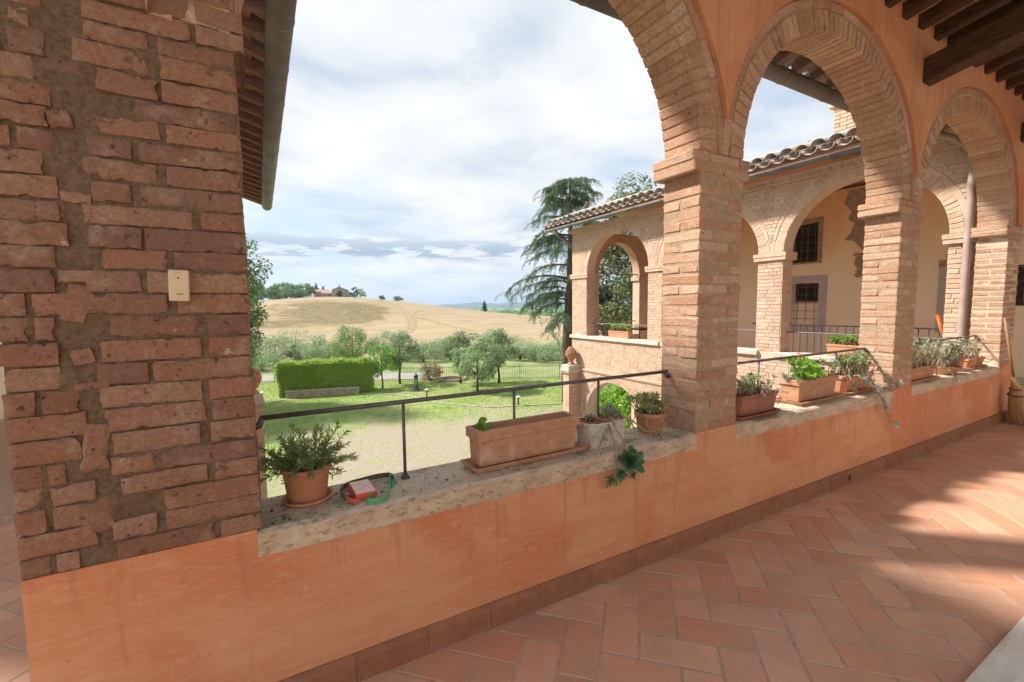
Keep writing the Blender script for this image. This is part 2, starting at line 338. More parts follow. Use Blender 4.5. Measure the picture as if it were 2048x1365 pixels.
M['strap_grey'] = simple('strap_grey', (.10, .085, .08), (.20, .17, .16), 80, .8, .4)
M['straw'] = simple('straw', (.35, .23, .11), (.58, .42, .22), 30, .9, .6, stretch=(5, 5, .5))
M['broom_wood'] = simple('broom_wood', (.24, .13, .06), (.38, .22, .11), 20, .7, .2)
M['orange_paint'] = simple('orange_paint', (.80, .16, .03), (.85, .22, .05), 9, .4, 0)
M['white_paint'] = simple('white_paint', (.72, .72, .70), (.82, .82, .80), 9, .5, 0)
M['wicker'] = simple('wicker', (.50, .45, .41), (.78, .72, .66), 40, .8, .4)
M['green_iron'] = simple('green_iron', (.035, .06, .055), (.07, .11, .10), 12, .45, .1, metal=.3)
M['slate'] = simple('slate', (.10, .11, .12), (.17, .18, .19), 12, .7, .2)
M['pigeon'] = simple('pigeon', (.11, .08, .08), (.22, .17, .18), 18, .8, 0)
# foliage
M['l_rosemary'] = leaf_mat('l_rosemary', [(.15, .23, .085), (.23, .32, .13), (.32, .40, .20), (.19, .27, .11)], .6, .25)
M['l_succ'] = leaf_mat('l_succ', [(.20, .27, .13), (.32, .36, .17), (.42, .38, .16), (.27, .33, .20)], .45, .15)
M['l_echev'] = leaf_mat('l_echev', [(.06, .15, .07), (.10, .21, .105), (.16, .28, .16)], .35, .12)
M['l_grey'] = leaf_mat('l_grey', [(.20, .28, .20), (.29, .36, .27), (.38, .43, .34), (.17, .24, .17)], .6, .15)
M['l_geran'] = leaf_mat('l_geran', [(.20, .42, .04), (.30, .54, .06), (.15, .34, .04)], .5, .4)
M['l_lime'] = leaf_mat('l_lime', [(.32, .50, .08), (.42, .58, .12), (.25, .42, .07)], .5, .4)
M['l_white'] = leaf_mat('l_white', [(.62, .66, .62), (.74, .76, .72), (.50, .56, .52)], .6, .2)
M['l_red'] = leaf_mat('l_red', [(.62, .05, .06), (.70, .10, .10), (.50, .04, .06)], .5, .2)
M['l_oak'] = leaf_mat('l_oak', [(.10, .19, .05), (.15, .25, .075), (.20, .29, .10), (.26, .33, .13)], .5, .3)
M['l_holm'] = leaf_mat('l_holm', [(.09, .16, .06), (.14, .22, .09), (.20, .27, .125), (.28, .26, .13)], .5, .25)
M['l_holm_brown'] = leaf_mat('l_holm_brown', [(.12, .16, .07), (.26, .22, .11), (.34, .27, .14), (.16, .18, .08)], .6, .25)
M['l_olive'] = leaf_mat('l_olive', [(.20, .285, .14), (.29, .385, .20), (.37, .45, .27), (.23, .32, .16)], .6, .25)
M['l_olive_dark'] = leaf_mat('l_olive_dark', [(.14, .20, .10), (.20, .27, .14), (.27, .33, .19)], .6, .25)
M['l_sage'] = leaf_mat('l_sage', [(.25, .36, .17), (.35, .46, .25), (.44, .54, .33), (.20, .30, .14)], .6, .3)
M['l_bright'] = leaf_mat('l_bright', [(.17, .36, .05), (.25, .46, .075), (.13, .29, .05)], .5, .35)
M['l_willow'] = leaf_mat('l_willow', [(.24, .34, .11), (.32, .42, .15), (.19, .29, .10)], .55, .35)
M['l_hedge'] = leaf_mat('l_hedge', [(.33, .49, .10), (.42, .58, .12), (.51, .65, .16), (.27, .42, .09)], .5, .5)
M['l_hedgetop'] = leaf_mat('l_hedgetop', [(.32, .47, .07), (.42, .55, .11), (.25, .39, .06)], .5, .4)
M['l_cedar'] = leaf_mat('l_cedar', [(.10, .165, .09), (.14, .22, .12), (.20, .28, .165), (.085, .145, .075)], .6, .25)
M['l_cypress'] = leaf_mat('l_cypress', [(.05, .10, .055), (.08, .14, .075)], .7, .1)
M['l_copse'] = leaf_mat('l_copse', [(.13, .24, .095), (.19, .32, .13), (.26, .38, .17)], .6, .3)
M['l_grass'] = leaf_mat('l_grass', [(.18, .28, .08), (.25, .36, .11), (.34, .42, .16)], .6, .4)
LEFT_SHADE = False
# ================================================================== the loggia we stand in
Y0, Y1 = 1.80, 2.085                      # inner / outer face of the arcade wall
ZS, ZI0, ZI1 = 0.70, 2.27, 2.40           # sill, impost bottom, impost top
PIL = [(-0.65, -0.035), (2.295, 2.705), (4.95, 5.36), (7.80, 8.27)]
ARCH = []                                 # centre, intrados half-width, rise
for (a0, a1), (b0, b1) in zip(PIL[:-1], PIL[1:]):
    ARCH.append(((a1+b0)/2, (b0-a1)/2, 1.03))
RING = .215

# floor -----------------------------------------------------------
mb = MB(); mb.box(-3.6, 11.3, -2.6, Y0+.1, -.30, -.0018); mb.box(-3.6, -.60, Y0+.1, 10.2, -.30, -.0022); mb.box(-3.6, 11.3, -6.4, -2.6, -.30, -.0018)
floor = tag(mb.build('floor', M['grout']), 'herringbone terracotta tiled floor of the loggia', None, None, 'structure')
TW = .164; tw, tl = TW-.009, 2*TW-.009
tile_pool = []
for i in range(5):
    bm = cbox(tl, tw, .024, .003, .0006); me = bpy.data.meshes.new('tile'); bm.to_mesh(me); bm.free(); me.materials.append(M['floor_tile']); tile_pool.append(me)
c45 = math.sqrt(.5)
def h2w(u, v): return (1.332+(u+v)*TW*c45, 1.296+(v-u)*TW*c45)
tiles_far = MB()
def in_floor(x, y):
    if -2.0 < x < -.35 and Y0+.22 <= y < 4.3 and x < -.02*y-.60: return 1
    if y > Y0+.02: return 0
    if x > 9.0: return 2 if x < 11.2 and y > .5 else 0
    if y < .05 and x > 2.1: return 0
    if -1.9 < x and y > -.4 and (x < 3 or y > .05): return 1
    return 0
for i in range(-60, 120):
    for j in range(-45, 45):
        ou, ov = i+2*j, i-2*j
        for (cu, cv, ang) in ((ou+1, ov+.5, -45), (ou+2.5, ov, 45)):
            x, y = h2w(cu, cv); k = in_floor(x, y)
            if not k: continue
            az_ = math.degrees(math.atan2(x, y)); near = (-45 < az_ < 93) and (x*math.sin(yaw)+y*math.cos(yaw)) > .45
            if not near: continue
            o = link('tile', rng.choice(tile_pool), floor, (x, y, -.012+rng.uniform(-.0012, .0012)),
                     (rng.uniform(-.003, .003), rng.uniform(-.003, .003), R(ang)+rng.uniform(-.008, .008)+(math.pi if rng.random() < .5 else 0)))
# travertine threshold at the lower right
mb = MB(); mb.box(2.10, 6.4, -.6, .562, -.02, .032)
th = tag(mb.build('stone_step', M['travertine'], None), 'pale travertine step at the edge of the terracotta floor', 'step')
bmx = th.modifiers.new('b', 'BEVEL'); bmx.width = .006; bmx.segments = 2

# unseen wall added behind the camera to bounce warm light into the loggia
s = MB(); s.box(-6, 14, -6.4, -6.1, -.3, 4.6)
tag(s.build('bounce_wall', M['cream_wall']), 'unseen plaster wall added behind the terrace to bounce light into the loggia', None, None, 'structure')
# parapet ---------------------------------------------------------
par = empty('parapet_wall', (3.8, Y0, 0), 'orange plastered parapet wall running under the arches', 'wall')
mb = MB()
segs = []
n = 150; xs = np.linspace(-.65, 8.28, n)
openings = [(a1, b0) for (a0, a1), (b0, b1) in zip(PIL[:-1], PIL[1:])]
def top_of(x):
    for a, b in openings:
        if a-.012 < x < b+.012: return ZS-.095
    return ZS+.006
brk = sorted(set([-.65, 8.28]+[v+d for o in openings for v, d in ((o[0], -.012), (o[1], .012))]))
for a, b in zip(brk[:-1], brk[1:]):
    mb.box(a, b, Y0, Y1, -.3, top_of((a+b)/2))
body = mb.build('plaster_face', M['plaster'], par)
rg = random.Random(3)
for (a, b) in openings:
    # stone slab with a worn front arris
    nx = 46; prof = []; L = []
    for i in range(nx+1):
        x = a-.012+(b-a+.024)*i/nx; w = mnoise.noise(Vector((x*7, 0, 0)))*.006; w2 = mnoise.noise(Vector((x*13, 3, 0)))*.004
        z0 = ZS-.095+mnoise.noise(Vector((x*4, 8, 0)))*.006
        f0 = Y0-.004+w2; ch = .012+.008*abs(mnoise.noise(Vector((x*9, 5, 1))))
        L.append([(x, f0, z0), (x, Y1+.03, z0), (x, Y1+.03, ZS-.004), (x, Y0+.14, ZS+.002+w*.4), (x, Y0+ch, ZS+w*.5-.001), (x, f0+.001, ZS-ch*.9)])
    s = MB(); s.loops(L); s.build('sill', M['sill'], par)
# skirting: one tile after the other
x = -.64
while x < 8.27:
    l = .302
    e = min(x+l, 8.31)
    s = MB(); yy = rg.uniform(-.0015, .0015); L = []
    for xx in (x+.0008, e-.0008):
        L.append([(xx, Y0-.03+yy, 0), (xx, Y0+.01, 0), (xx, Y0+.01, .108), (xx, Y0-.008+yy, .108), (xx, Y0-.022+yy, .098), (xx, Y0-.030+yy, .090)])
    s.loops(L); s.build('skirting_tile', M['skirt'] if 'skirt' in M else M['floor_tile'], par); x = e
# skirting round the end of the wall
s = MB(); s.box(8.281, 8.312, Y0-.03, Y1+.03, 0, .1075); s.build('skirting_tile', M['floor_tile'], par)
# tiny weep hole in the skirting
s = MB(); ang = [(math.cos(t)*.022, math.sin(t)*.026) for t in np.linspace(0, 2*math.pi, 10, endpoint=False)]
s.add([(4.18+a_, Y0-.0315, .055+b_) for a_, b_ in ang], [tuple(range(10))]); s.build('weep_hole', M['black'], par)

# pillars ---------------------------------------------------------
BH = .0655
def pillar(idx, label, mat, mortar, ztop, z_imp=(ZI0, ZI1), over=.06):
    x0, x1 = PIL[idx]; root = empty('brick_pillar', ((x0+x1)/2, (Y0+Y1)/2, ZS), label, 'pillar', 'brick pillars of the arcade')
    core = MB(); core.box(x0+.008, x1-.008, Y0+.008, Y1-.008, ZS-.02, ztop); core.build('mortar_core', mortar, root)
    return root
def put_brick(parent, name, x0, x1, y0, y1, z0, z1, mat, gap=.010, wob=.004, rot=.012, b=.006, jit=.0034):
    me = brick_mesh(round((x1-x0-gap), 2), round((y1-y0-(gap if y1-y0 < .2 else .002)), 2), round(z1-z0-gap, 3), mat, b, jit)
    sx = 1
    return link(name, me, parent, ((x0+x1)/2+rng.uniform(-wob, wob)*.6, (y0+y1)/2+rng.uniform(-wob, wob)*.7, (z0+z1)/2+rng.uniform(-.0015, .0015)),
                (rng.uniform(-rot, rot), rng.uniform(-rot, rot)*.6, rng.uniform(-rot, rot)))
plabels = {1: 'brick pillar between the wide open arch and the geranium arch, iron rail fixed to its side',
           2: 'brick pillar between the second and third arches, behind the trailing white-tipped succulents',
           3: 'brick pillar at the far end of the arcade beside the broom'}
for idx in (1, 2, 3):
    x0, x1 = PIL[idx]; p = pillar(idx, plabels[idx], None, M['mortar_mid'] if idx < 3 else M['mortar_light'], ZI0+.02)
    nc = 24; h = (ZI0-ZS)/nc; w = x1-x0; hd = w-.28
    for c in range(nc):
        z = ZS+c*h; bt = 'brick'
        if c % 2 == 0:
            put_brick(p, bt, x0, x0+hd, Y0, Y1, z, z+h, M['brick_pillar'])
            put_brick(p, bt, x0+hd, x1, Y0, Y0+.142, z, z+h, M['brick_pillar']); put_brick(p, bt, x0+hd, x1, Y0+.143, Y1, z, z+h, M['brick_pillar'])
        else:
            put_brick(p, bt, x1-hd, x1, Y0, Y1, z, z+h, M['brick_pillar'])
            put_brick(p, bt, x0, x1-hd, Y0, Y0+.142, z, z+h, M['brick_pillar']); put_brick(p, bt, x0, x1-hd, Y0+.143, Y1, z, z+h, M['brick_pillar'])
    imp = MB(); imp.box(x0-.05, x1+.05, Y0+.008, Y1+.03, ZI0+.006, ZI1-.004); im = imp.build('impost', M['mortar_mid'] if idx < 3 else M['mortar_light'], p)
    for c in range(2):
        z = ZI0+c*.065; a, b = x0-.06, x1+.06
        cut = (a+.28, b) if c == 0 else (a+.14, a+.42, b)
        st = a
        for e in cut:
            put_brick(im, 'brick', st, e, Y0-.002, Y1+.04, z, z+.065, M['brick_pillar'], b=.008); st = e
# the near pillar: rough, repointed masonry
x0, x1 = PIL[0]
p0 = empty('brick_pillar', ((x0+x1)/2, (Y0+Y1)/2, ZS), 'wide rough brick pillar at the near end with thick mortar and a cream box on it', 'pillar', 'brick pillars of the arcade')
# mortar body with an uneven face
nx, nz = 110, 420; v = []; f = []
for k in range(nz+1):
    z = ZS-.02+(3.30-ZS+.02)*k/nz
    for i in range(nx+1):
        x = x0+.008+(x1-x0-.012)*i/nx
        v.append((x, Y0+.009+.012*mnoise.noise(Vector((x*8, z*9, 1)))+.004*mnoise.noise(Vector((x*34, z*34, 4)))+.0018*mnoise.noise(Vector((x*110, z*110, 9))), z))
for k in range(nz):
    for i in range(nx): f.append((k*(nx+1)+i, k*(nx+1)+i+1, (k+1)*(nx+1)+i+1, (k+1)*(nx+1)+i))
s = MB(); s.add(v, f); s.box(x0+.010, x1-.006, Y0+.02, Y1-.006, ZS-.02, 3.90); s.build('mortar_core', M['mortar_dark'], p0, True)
prg = random.Random(21)
def rough_brick(parent, xa, xb, za, zb, depth, seed, tilt=0.0, proud=.0):
    """old brick: flat, pitted face with a chipped outline"""
    L_, H_ = xb-xa, zb-za; nx = max(4, int(L_/.0085)); nz = max(4, int(H_/.0085)); g = random.Random(seed); ox, oz = g.uniform(0, 50), g.uniform(0, 50); v = []; f = []
    N = lambda x, z, k: mnoise.noise(Vector((x, z, k)))
    def chip(t, k): q = N(t*26+ox, k*7.7, oz); return .0022*N(t*60, k*3.1, ox)+(max(0, q-.25)*.020)
    ty = g.uniform(-.003, .003); ry = g.uniform(-.025, .025); dz_ = g.uniform(-.02, .02)
    xm, zm = (xa+xb)/2, (za+zb)/2
    for k in range(nz+1):
        for i in range(nx+1):
            a, b = i/nx, k/nz; x = xa+L_*a; z = za+H_*b
            wx, wz = chip(z, 1 if a < .5 else 2), chip(x, 3 if b < .5 else 4)
            fa = max(0, 1-min(a, 1-a)*L_/.02); fb = max(0, 1-min(b, 1-b)*H_/.02)
            x2 = x+(wx if a < .5 else -wx)*fa; z2 = z+(wz if b < .5 else -wz)*fb
            e = min(min(a, 1-a)*L_, min(b, 1-b)*H_)
            y = Y0-proud+ty+(x-xm)*ry+(z-zm)*dz_+.0022*N(x*24+ox, z*24, oz)+.0018*N(x*70, z*80+oz, ox)+.0010*N(x*170, z*170, oz)
            y += .0035*max(0, 1-e/.0045)+.006*max(0, N(x*38+oz, z*38, ox)-.38)*2.5
            if tilt: x2, z2 = xm+(x2-xm)*math.cos(tilt)-(z2-zm)*math.sin(tilt), zm+(x2-xm)*math.sin(tilt)+(z2-zm)*math.cos(tilt)
            v.append((x2, y, z2))
    n = nx+1
    for k in range(nz):
        for i in range(nx): f.append((k*n+i, k*n+i+1, (k+1)*n+i+1, (k+1)*n+i))
    rim = [i for i in range(n)]+[k*n+nx for k in range(1, nz+1)]+[nz*n+i for i in range(nx-1, -1, -1)]+[k*n for k in range(nz-1, 0, -1)]
    base = len(v); m_ = len(rim)
    for r_ in rim: v.append(v[r_])
    for r_ in rim: q = v[r_]; v.append((q[0], Y0+depth, q[2]))
    for i in range(m_): j = (i+1) % m_; f.append((base+j, base+i, base+m_+i, base+m_+j))
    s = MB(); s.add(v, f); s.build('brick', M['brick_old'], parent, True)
z = ZS+.008; c = 0
while z < 2.95:
    h = prg.uniform(.062, .074)
    if z < 2.33 < z+h*.6: h = 2.33-z+.02
    gap = prg.uniform(.004, .009); xr = x1+prg.uniform(-.004, .004)
    if 2.30 < z < 2.47: xr = x1+.028
    zz = z+prg.uniform(-.002, .002)
    # right part up to the opening: bricks run the full depth of the wall at the jamb
    xl = -.44+prg.uniform(-.03, .03)
    cut = prg.choice([.27, .13, .27, .12, .20]); m1 = xr-cut
    rough_brick(p0, m1, xr, zz, zz+h-gap, .285, 100+c, prg.uniform(-.012, .012))
    if m1-xl > .12:
        if m1-xl > .30: mm = m1-.275; rough_brick(p0, mm, m1-gap-prg.uniform(0, .02), zz, zz+h-gap, .09, 300+c, prg.uniform(-.02, .02)); m1 = mm
        if m1-xl > .07: rough_brick(p0, xl+prg.uniform(0, .02), m1-gap-prg.uniform(0, .025), zz+prg.uniform(0, .004), zz+h-gap, .09, 500+c, prg.uniform(-.03, .03))
    # left part to the free edge
    xe = -.50+prg.uniform(-.035, .03)
    if prg.random() < .35:
        rough_brick(p0, x0, -.585, zz, zz+h-gap, .285, 700+c); rough_brick(p0, -.57, xe, zz, zz+h-gap, .09, 750+c, prg.uniform(-.03, .03))
    else: rough_brick(p0, x0+prg.uniform(-.004, .006), xe, zz, zz+h-gap, .285, 700+c, prg.uniform(-.015, .015))
    z += h; c += 1
for k, (zc, hh, ww, tl_) in enumerate([(.86, .10, .075, .12), (1.08, .14, .06, -.15), (1.02, .03, .06, .1), (1.27, .02, .08, .1), (1.52, .11, .055, -.25), (1.60, .035, .11, .05), (1.83, .03, .07, -.1), (2.05, .05, .05, .2), (1.36, .045, .05, .2), (2.2, .03, .08, .05)]):
    xc = -.468+prg.uniform(-.012, .012); rough_brick(p0, xc-ww/2, xc+ww/2, zc-hh/2, zc+hh/2, .05, 900+k, tl_)
# cream plastic box on the near pillar
bx = empty('wall_box', (-.222, Y0, 1.574), 'small cream plastic box screwed to the rough brick pillar', 'box')
bm = cbox(.054, .026, .099, .003); me = bpy.data.meshes.new('housing'); bm.to_mesh(me); bm.free(); link('housing', me, bx, (-.222, Y0-.013, 1.574), (0, R(1.5), 0), M['cream_plastic'])
s = MB(); s.box(-.229, -.211, Y0-.0268, Y0-.0262, 1.5455, 1.5485); s.build('print', M['slate'], bx)
s = MB(); s.tube([(-.222, Y0-.0255, 1.598), (-.222, Y0-.0285, 1.598)], .0028, 8); s.build('screw', M['slate'], bx)
s = MB(); s.box(-.231, -.213, Y0-.0262, Y0-.0258, 1.6145, 1.6155); s.build('seam', M['strap_grey'], bx)

# arches -----------------------------------------------------------
def arch_ring(root, plane, uc, a, rise, zs, depth0, depth1, mat, mortar, individual=True, ring_in=.145, ring_out=.07, name='voussoir', sink=None):
    """plane 'XZ' (u=x, depth along y) or 'YZ' (u=y, depth along x)."""
    def P(u, d, z): return (u, d, z) if plane == 'XZ' else (d, u, z)
    # mortar band
    n = 48; L = []
    for i in range(n+1):
        t = math.pi*i/n; cu, sn = math.cos(t), math.sin(t)
        i0 = (uc+(a+.010)*cu, zs+(rise+.010)*sn); o0 = (uc+(a+ring_in+ring_out-.004)*cu, zs+(rise+ring_in+ring_out-.004)*sn)
        L.append([P(i0[0], depth0+.010, i0[1]), P(o0[0], depth0+.010, o0[1]), P(o0[0], depth1-.010, o0[1]), P(i0[0], depth1-.010, i0[1])])
    s = MB(); s.loops(L); s.build('mortar_ring', mortar, root)
    # arc length parametrisation of the mid line
    ts = np.linspace(0, math.pi, 600); am, bm2 = a+ring_in/2, rise+ring_in/2
    pts = np.stack([am*np.cos(ts), bm2*np.sin(ts)], 1); dl = np.concatenate([[0], np.cumsum(np.linalg.norm(np.diff(pts, axis=0), axis=1))])
    tot = dl[-1]; nv = int(round(tot/.0665)); dd = depth1-depth0
    def place(nm, sdist, w, r0, r1, d0, d1):
        t = float(np.interp(sdist, dl, ts)); cu, sn = math.cos(t), math.sin(t)
        nr = Vector((cu/ a, 0, sn/ rise)).normalized()          # outward normal
        rm = (r0+r1)/2
        u = uc+a*cu+nr.x*rm; zz = zs+rise*sn+nr.z*rm
        ang = math.atan2(nr.z, nr.x)
        me = brick_mesh(round(r1-r0-.004, 3), round(d1-d0-.002, 2), round(w-.008, 3), mat, .006, .0025)
        jd = rng.uniform(-.003, .003)
        if plane == 'XZ': o = link(nm, me, root, (u, (d0+d1)/2+jd, zz), (0, -ang+rng.uniform(-.01, .01), 0))
        else: o = link(nm, me, root, (( d0+d1)/2+jd, u, zz), None); 
        if plane == 'YZ':
            o.rotation_mode = 'QUATERNION'
            X = Vector((0, nr.x, nr.z)); Yv = Vector((1, 0, 0)); Z = X.cross(Yv)
            o.rotation_quaternion = Matrix((X, Yv, Z)).transposed().to_quaternion()
        return o
    for i in range(nv):
        sm = (i+.5)*tot/nv
        place(name, sm, tot/nv, 0, ring_in, depth0, depth1)
    no = int(round(tot*1.12/.22))
    for i in range(no):
        sm = (i+.5)*tot/no; place('outer_brick', sm, tot/no*1.16, ring_in+.006, ring_in+ring_out, depth0, depth0+.12)
alab = ['first brick arch over the wide opening with the long terracotta trough', 'second brick arch over the geranium planter', 'third, smallest-looking brick arch over the grey succulents']
for k, (uc, a, rise) in enumerate(ARCH):
    r = empty('brick_arch', (uc, (Y0+Y1)/2, ZI1), alab[k], 'arch', 'brick arches of the arcade')
    arch_ring(r, 'XZ', uc, a, rise, ZI1, Y0+.002, Y1, M['brick_pillar'], M['mortar_mid'] if k < 2 else M['mortar_light'])
# plastered wall above the arches (thin proud coat on the inside, masonry behind)
def arch_strip(mb, u0, u1, ztop, rings, conv, d0, d1, zlow, step=.02):
    us = list(np.arange(u0, u1, step))+[u1]
    for (uc, a, b, zs) in rings: us += [uc-a, uc+a, uc-a+.003, uc+a-.003, uc-a+.008, uc+a-.008]
    us = sorted(set([round(x, 5) for x in us if u0 <= x <= u1]))
    def low(u):
        z = zlow
        for (uc, a, b, zs) in rings:
            t = abs(u-uc)/a
            if t < 1: z = max(z, zs+b*math.sqrt(1-t*t))
        return z
    v = []; f = []
    for u in us:
        zl = low(u); k = len(v)
        v += [conv(u, d0, zl), conv(u, d1, zl), conv(u, d1, ztop), conv(u, d0, ztop)]
        if k: p = k-4; f += [(p, k, k+3, p+3), (p+1, p+2, k+2, k+1), (p, p+1, k+1, k), (p+3, k+3, k+2, p+2)]
    e = len(v)-4; f += [(0, 3, 2, 1), (e, e+1, e+2, e+3)]
    mb.add(v, f)
conv = lambda u, d, z: (u, d, z)
s = MB(); arch_strip(s, -.256, 8.27, 3.98, [(uc, a+RING+.004, rise+RING+.004, ZI1) for uc, a, rise in ARCH], conv, Y0-.022, Y0+.06, ZI1+.005)
wl = tag(s.build('wall', M['plaster_up']), 'orange plastered wall above the brick arches', None, None, 'structure')
s = MB(); arch_strip(s, -.03, 8.27, 3.9, [(uc, a+RING-.02, rise+RING-.02, ZI1) for uc, a, rise in ARCH], conv, Y0+.061, Y1-.004, ZI1+.005)
s.build('masonry', M['mortar_light'], wl)

# ceiling: joists, beams, terracotta slabs --------------------------
SL = .21
def zc(y, z0): return z0+(Y0-y)*SL
ce = MB(); YB = -1.9
ce.add([(-.8, Y1+.5, zc(Y1+.5, 3.93)), (11.2, Y1+.5, zc(Y1+.5, 3.93)), (11.2, YB, zc(YB, 3.93)), (-.8, YB, zc(YB, 3.93)),
        (-.8, Y1+.5, zc(Y1+.5, 3.99)), (11.2, Y1+.5, zc(Y1+.5, 3.99)), (11.2, YB, zc(YB, 3.99)), (-.8, YB, zc(YB, 3.99))],
       [(0, 1, 2, 3), (7, 6, 5, 4), (0, 4, 5, 1), (1, 5, 6, 2), (2, 6, 7, 3), (3, 7, 4, 0)])
ceil = tag(ce.build('ceiling', M['mortar_light']), 'sloping loggia ceiling of terracotta slabs on dark joists', None, None, 'structure')
def sloped(mb, x0, x1, ya, yb, zbot, h):
    mb.add([(x, y, zc(y, zz)) for zz in (zbot, zbot+h) for y in (ya, yb) for x in (x0, x1)], [(0, 2, 3, 1), (4, 5, 7, 6), (0, 1, 5, 4), (2, 6, 7, 3), (0, 4, 6, 2), (1, 3, 7, 5)])
jx = 2.2; joists = []
while jx < 10.8: joists.append(jx); jx += .312
joists = [4.06, 4.37, 4.675, 4.98, 5.31, 5.60, 5.92, 6.24, 6.55, 6.89, 7.21, 7.50, 7.77, 8.1, 8.42, 8.75, 9.07, 9.4, 9.7, 10.0, 10.4, 10.8, 3.75, 3.43, 3.1, 2.8, 2.5, 2.2, 1.9, 1.6, 1.3, 1.0, .7, .4, .1, -.2, -.5]
joists.sort()
for jx in joists:
    s = MB(); sloped(s, jx, jx+.088, Y0+.05, YB+.02, 3.805+rng.uniform(-.006, .006), .12); s.build('joist', M['wood_dark'], ceil)
for a, b in zip(joists[:-1], joists[1:]):
    y = Y0-.02
    while y > YB+.1:
        s = MB(); sloped(s, a+.06, b+.03, y, y-.145, 3.912, .014); s.build('ceiling_tile', M['pianella'], ceil); y -= .15
for bx_, zb in ((2.42, 3.41), (5.13, 3.395), (7.83, 3.345), (10.4, 3.34)):
    s = MB(); sloped(s, bx_, bx_+.165, Y0+.03, YB, zb, .205); o = s.build('beam', M['wood_dark'], ceil)
    q = o.modifiers.new('b', 'BEVEL'); q.width = .012; q.segments = 2
# ================================================================== roofs, eaves, gutters
def coppo(name, mat, L_=.44, r0=.112, r1=.088, thick=.014, n=8, up_=True):
    """barrel tile along +Y(local): wide end at y=0"""
    v = []; f = []; sg = 1 if up_ else -1
    for (y, r) in ((0, r0), (L_, r1)):
        for rr in (r, r-thick):
            for i in range(n+1):
                t = math.pi*i/n; v.append((rr*math.cos(t), y, sg*rr*math.sin(t)*.8))
    k = n+1
    for i in range(n):
        f += [(i, i+1, 2*k+i+1, 2*k+i), (k+i, 3*k+i, 3*k+i+1, k+i+1), (i, k+i, k+i+1, i+1), (2*k+i, 2*k+i+1, 3*k+i+1, 3*k+i)]
    f += [(0, 2*k, 3*k, k), (n, k+n, 3*k+n, 2*k+n)]
    return mesh(name, v, f, mat, True)
def gutter_mesh(p0, p1, r, n=10, thick=.006):
    p0, p1 = Vector(p0), Vector(p1); d = (p1-p0).normalized(); side = d.cross(Vector((0, 0, 1))).normalized(); upv = Vector((0, 0, 1)); L = []
    for p in (p0, p1):
        ring = [p+side*(rr*math.cos(t))+upv*(rr*math.sin(t)) for rr, rngt in ((r, np.linspace(math.pi, 2*math.pi, n)), (r-thick, np.linspace(2*math.pi, math.pi, n))) for t in rngt]
        L.append(ring)
    s = MB(); s.loops(L); return s
def eave(root, along, fixed, lo, hi, z, inward, wall, n_rows, pitch, tile_label=None, tiles=True, rafters=True, radius=.085, gmat=None, coverm=None, rafter_sp=.31, pans=True, slab_to=None, joints=True):
    """along: 'X' or 'Y' is the gutter direction, fixed: the gutter axis coordinate, inward: +1/-1 towards the ridge"""
    T = (lambda a, d, zz: (a, fixed+d*inward, zz)) if along == 'X' else (lambda a, d, zz: (fixed+d*inward, a, zz))
    gm = gmat or M['gutter']
    g = gutter_mesh(T(lo, 0, z), T(hi, 0, z), radius); go = g.build('gutter', gm, root, True)
    if joints:
        k = lo+.35
        while k < hi:
            s = gutter_mesh(T(k, 0, z), T(k+.025, 0, z), radius+.004); s.build('bracket', gm, go); k += .78
    zr = z+.055                                              # underside of tiles at gutter
    if rafters:
        k = lo+.12
        while k < hi:
            s = MB(); w = .075; a = T(k, .06, 0); d1 = abs(wall-fixed)+.12
            pts = []
            for (dd, zz) in ((.05, zr-.075), (d1, zr-.075+(d1-.05)*pitch), (d1, zr+.01+(d1-.05)*pitch), (.05, zr+.01)):
                pts.append((dd, zz))
            L = [[T(k, dd, zz) for dd, zz in pts], [T(k+w, dd, zz) for dd, zz in pts]]
            s.loops(L); s.build('rafter', M['wood_eave'], root); k += rafter_sp
    # boarding of terracotta slabs (underside of the roof)
    st = slab_to if slab_to is not None else abs(wall-fixed)+.1
    s = MB(); pts = [(.19, zr+.012+.13*pitch), (st, zr+.012+(st-.06)*pitch), (st, zr+.03+(st-.06)*pitch), (.19, zr+.03+.13*pitch)]
    s.loops([[T(lo, dd, zz) for dd, zz in pts], [T(hi, dd, zz) for dd, zz in pts]]); s.build('roof_deck', M['pianella'], root)
    if tiles:
        sp = .235; nt_ = int((hi-lo)/sp); ang = math.atan(pitch)
        cm = coverm or M['coppo']; meshes = [coppo('roof_tile', cm) for _ in range(1)]; pm = coppo('pan_tile', M['coppo_pan'] if 'coppo_pan' in M else cm, up_=False)
        rz = 0 if along == 'X' else (-math.pi/2 if inward > 0 else math.pi/2)
        if along == 'X' and inward < 0: rz = math.pi
        for r_ in range(n_rows):
            for i in range(nt_):
                a = lo+(i+.5)*sp; d0 = -.03+r_*.345; zz = zr+.105+(d0)*pitch+.012
                o = link('roof_tile', meshes[0], root, T(a+rng.uniform(-.012, .012), d0+rng.uniform(-.03, .03), zz+rng.uniform(-.004, .022)))
                o.rotation_euler = (ang+.03+rng.uniform(-.03, .03), rng.uniform(-.05, .05), rz+rng.uniform(-.04, .04))
                if pans and r_ == 0:
                    o = link('pan_tile', pm, root, T(a+sp/2, d0-.01, zr+.105+d0*pitch)); o.rotation_euler = (ang, 0, rz+rng.uniform(-.03, .03))
M['coppo_pan'] = tile_roof_mat('coppo_pan', (.33, .26, .22), (.42, .34, .29), .35)
# own roof edge above the arcade (seen from below through the arches)
own = empty('roof_edge', (4, 2.5, 3.7), 'eave with grey gutter running above our own arches', 'roof')
eave(own, 'X', 2.56, .9, 7.30, 3.64, -1, Y1, 1, .21, radius=.085)
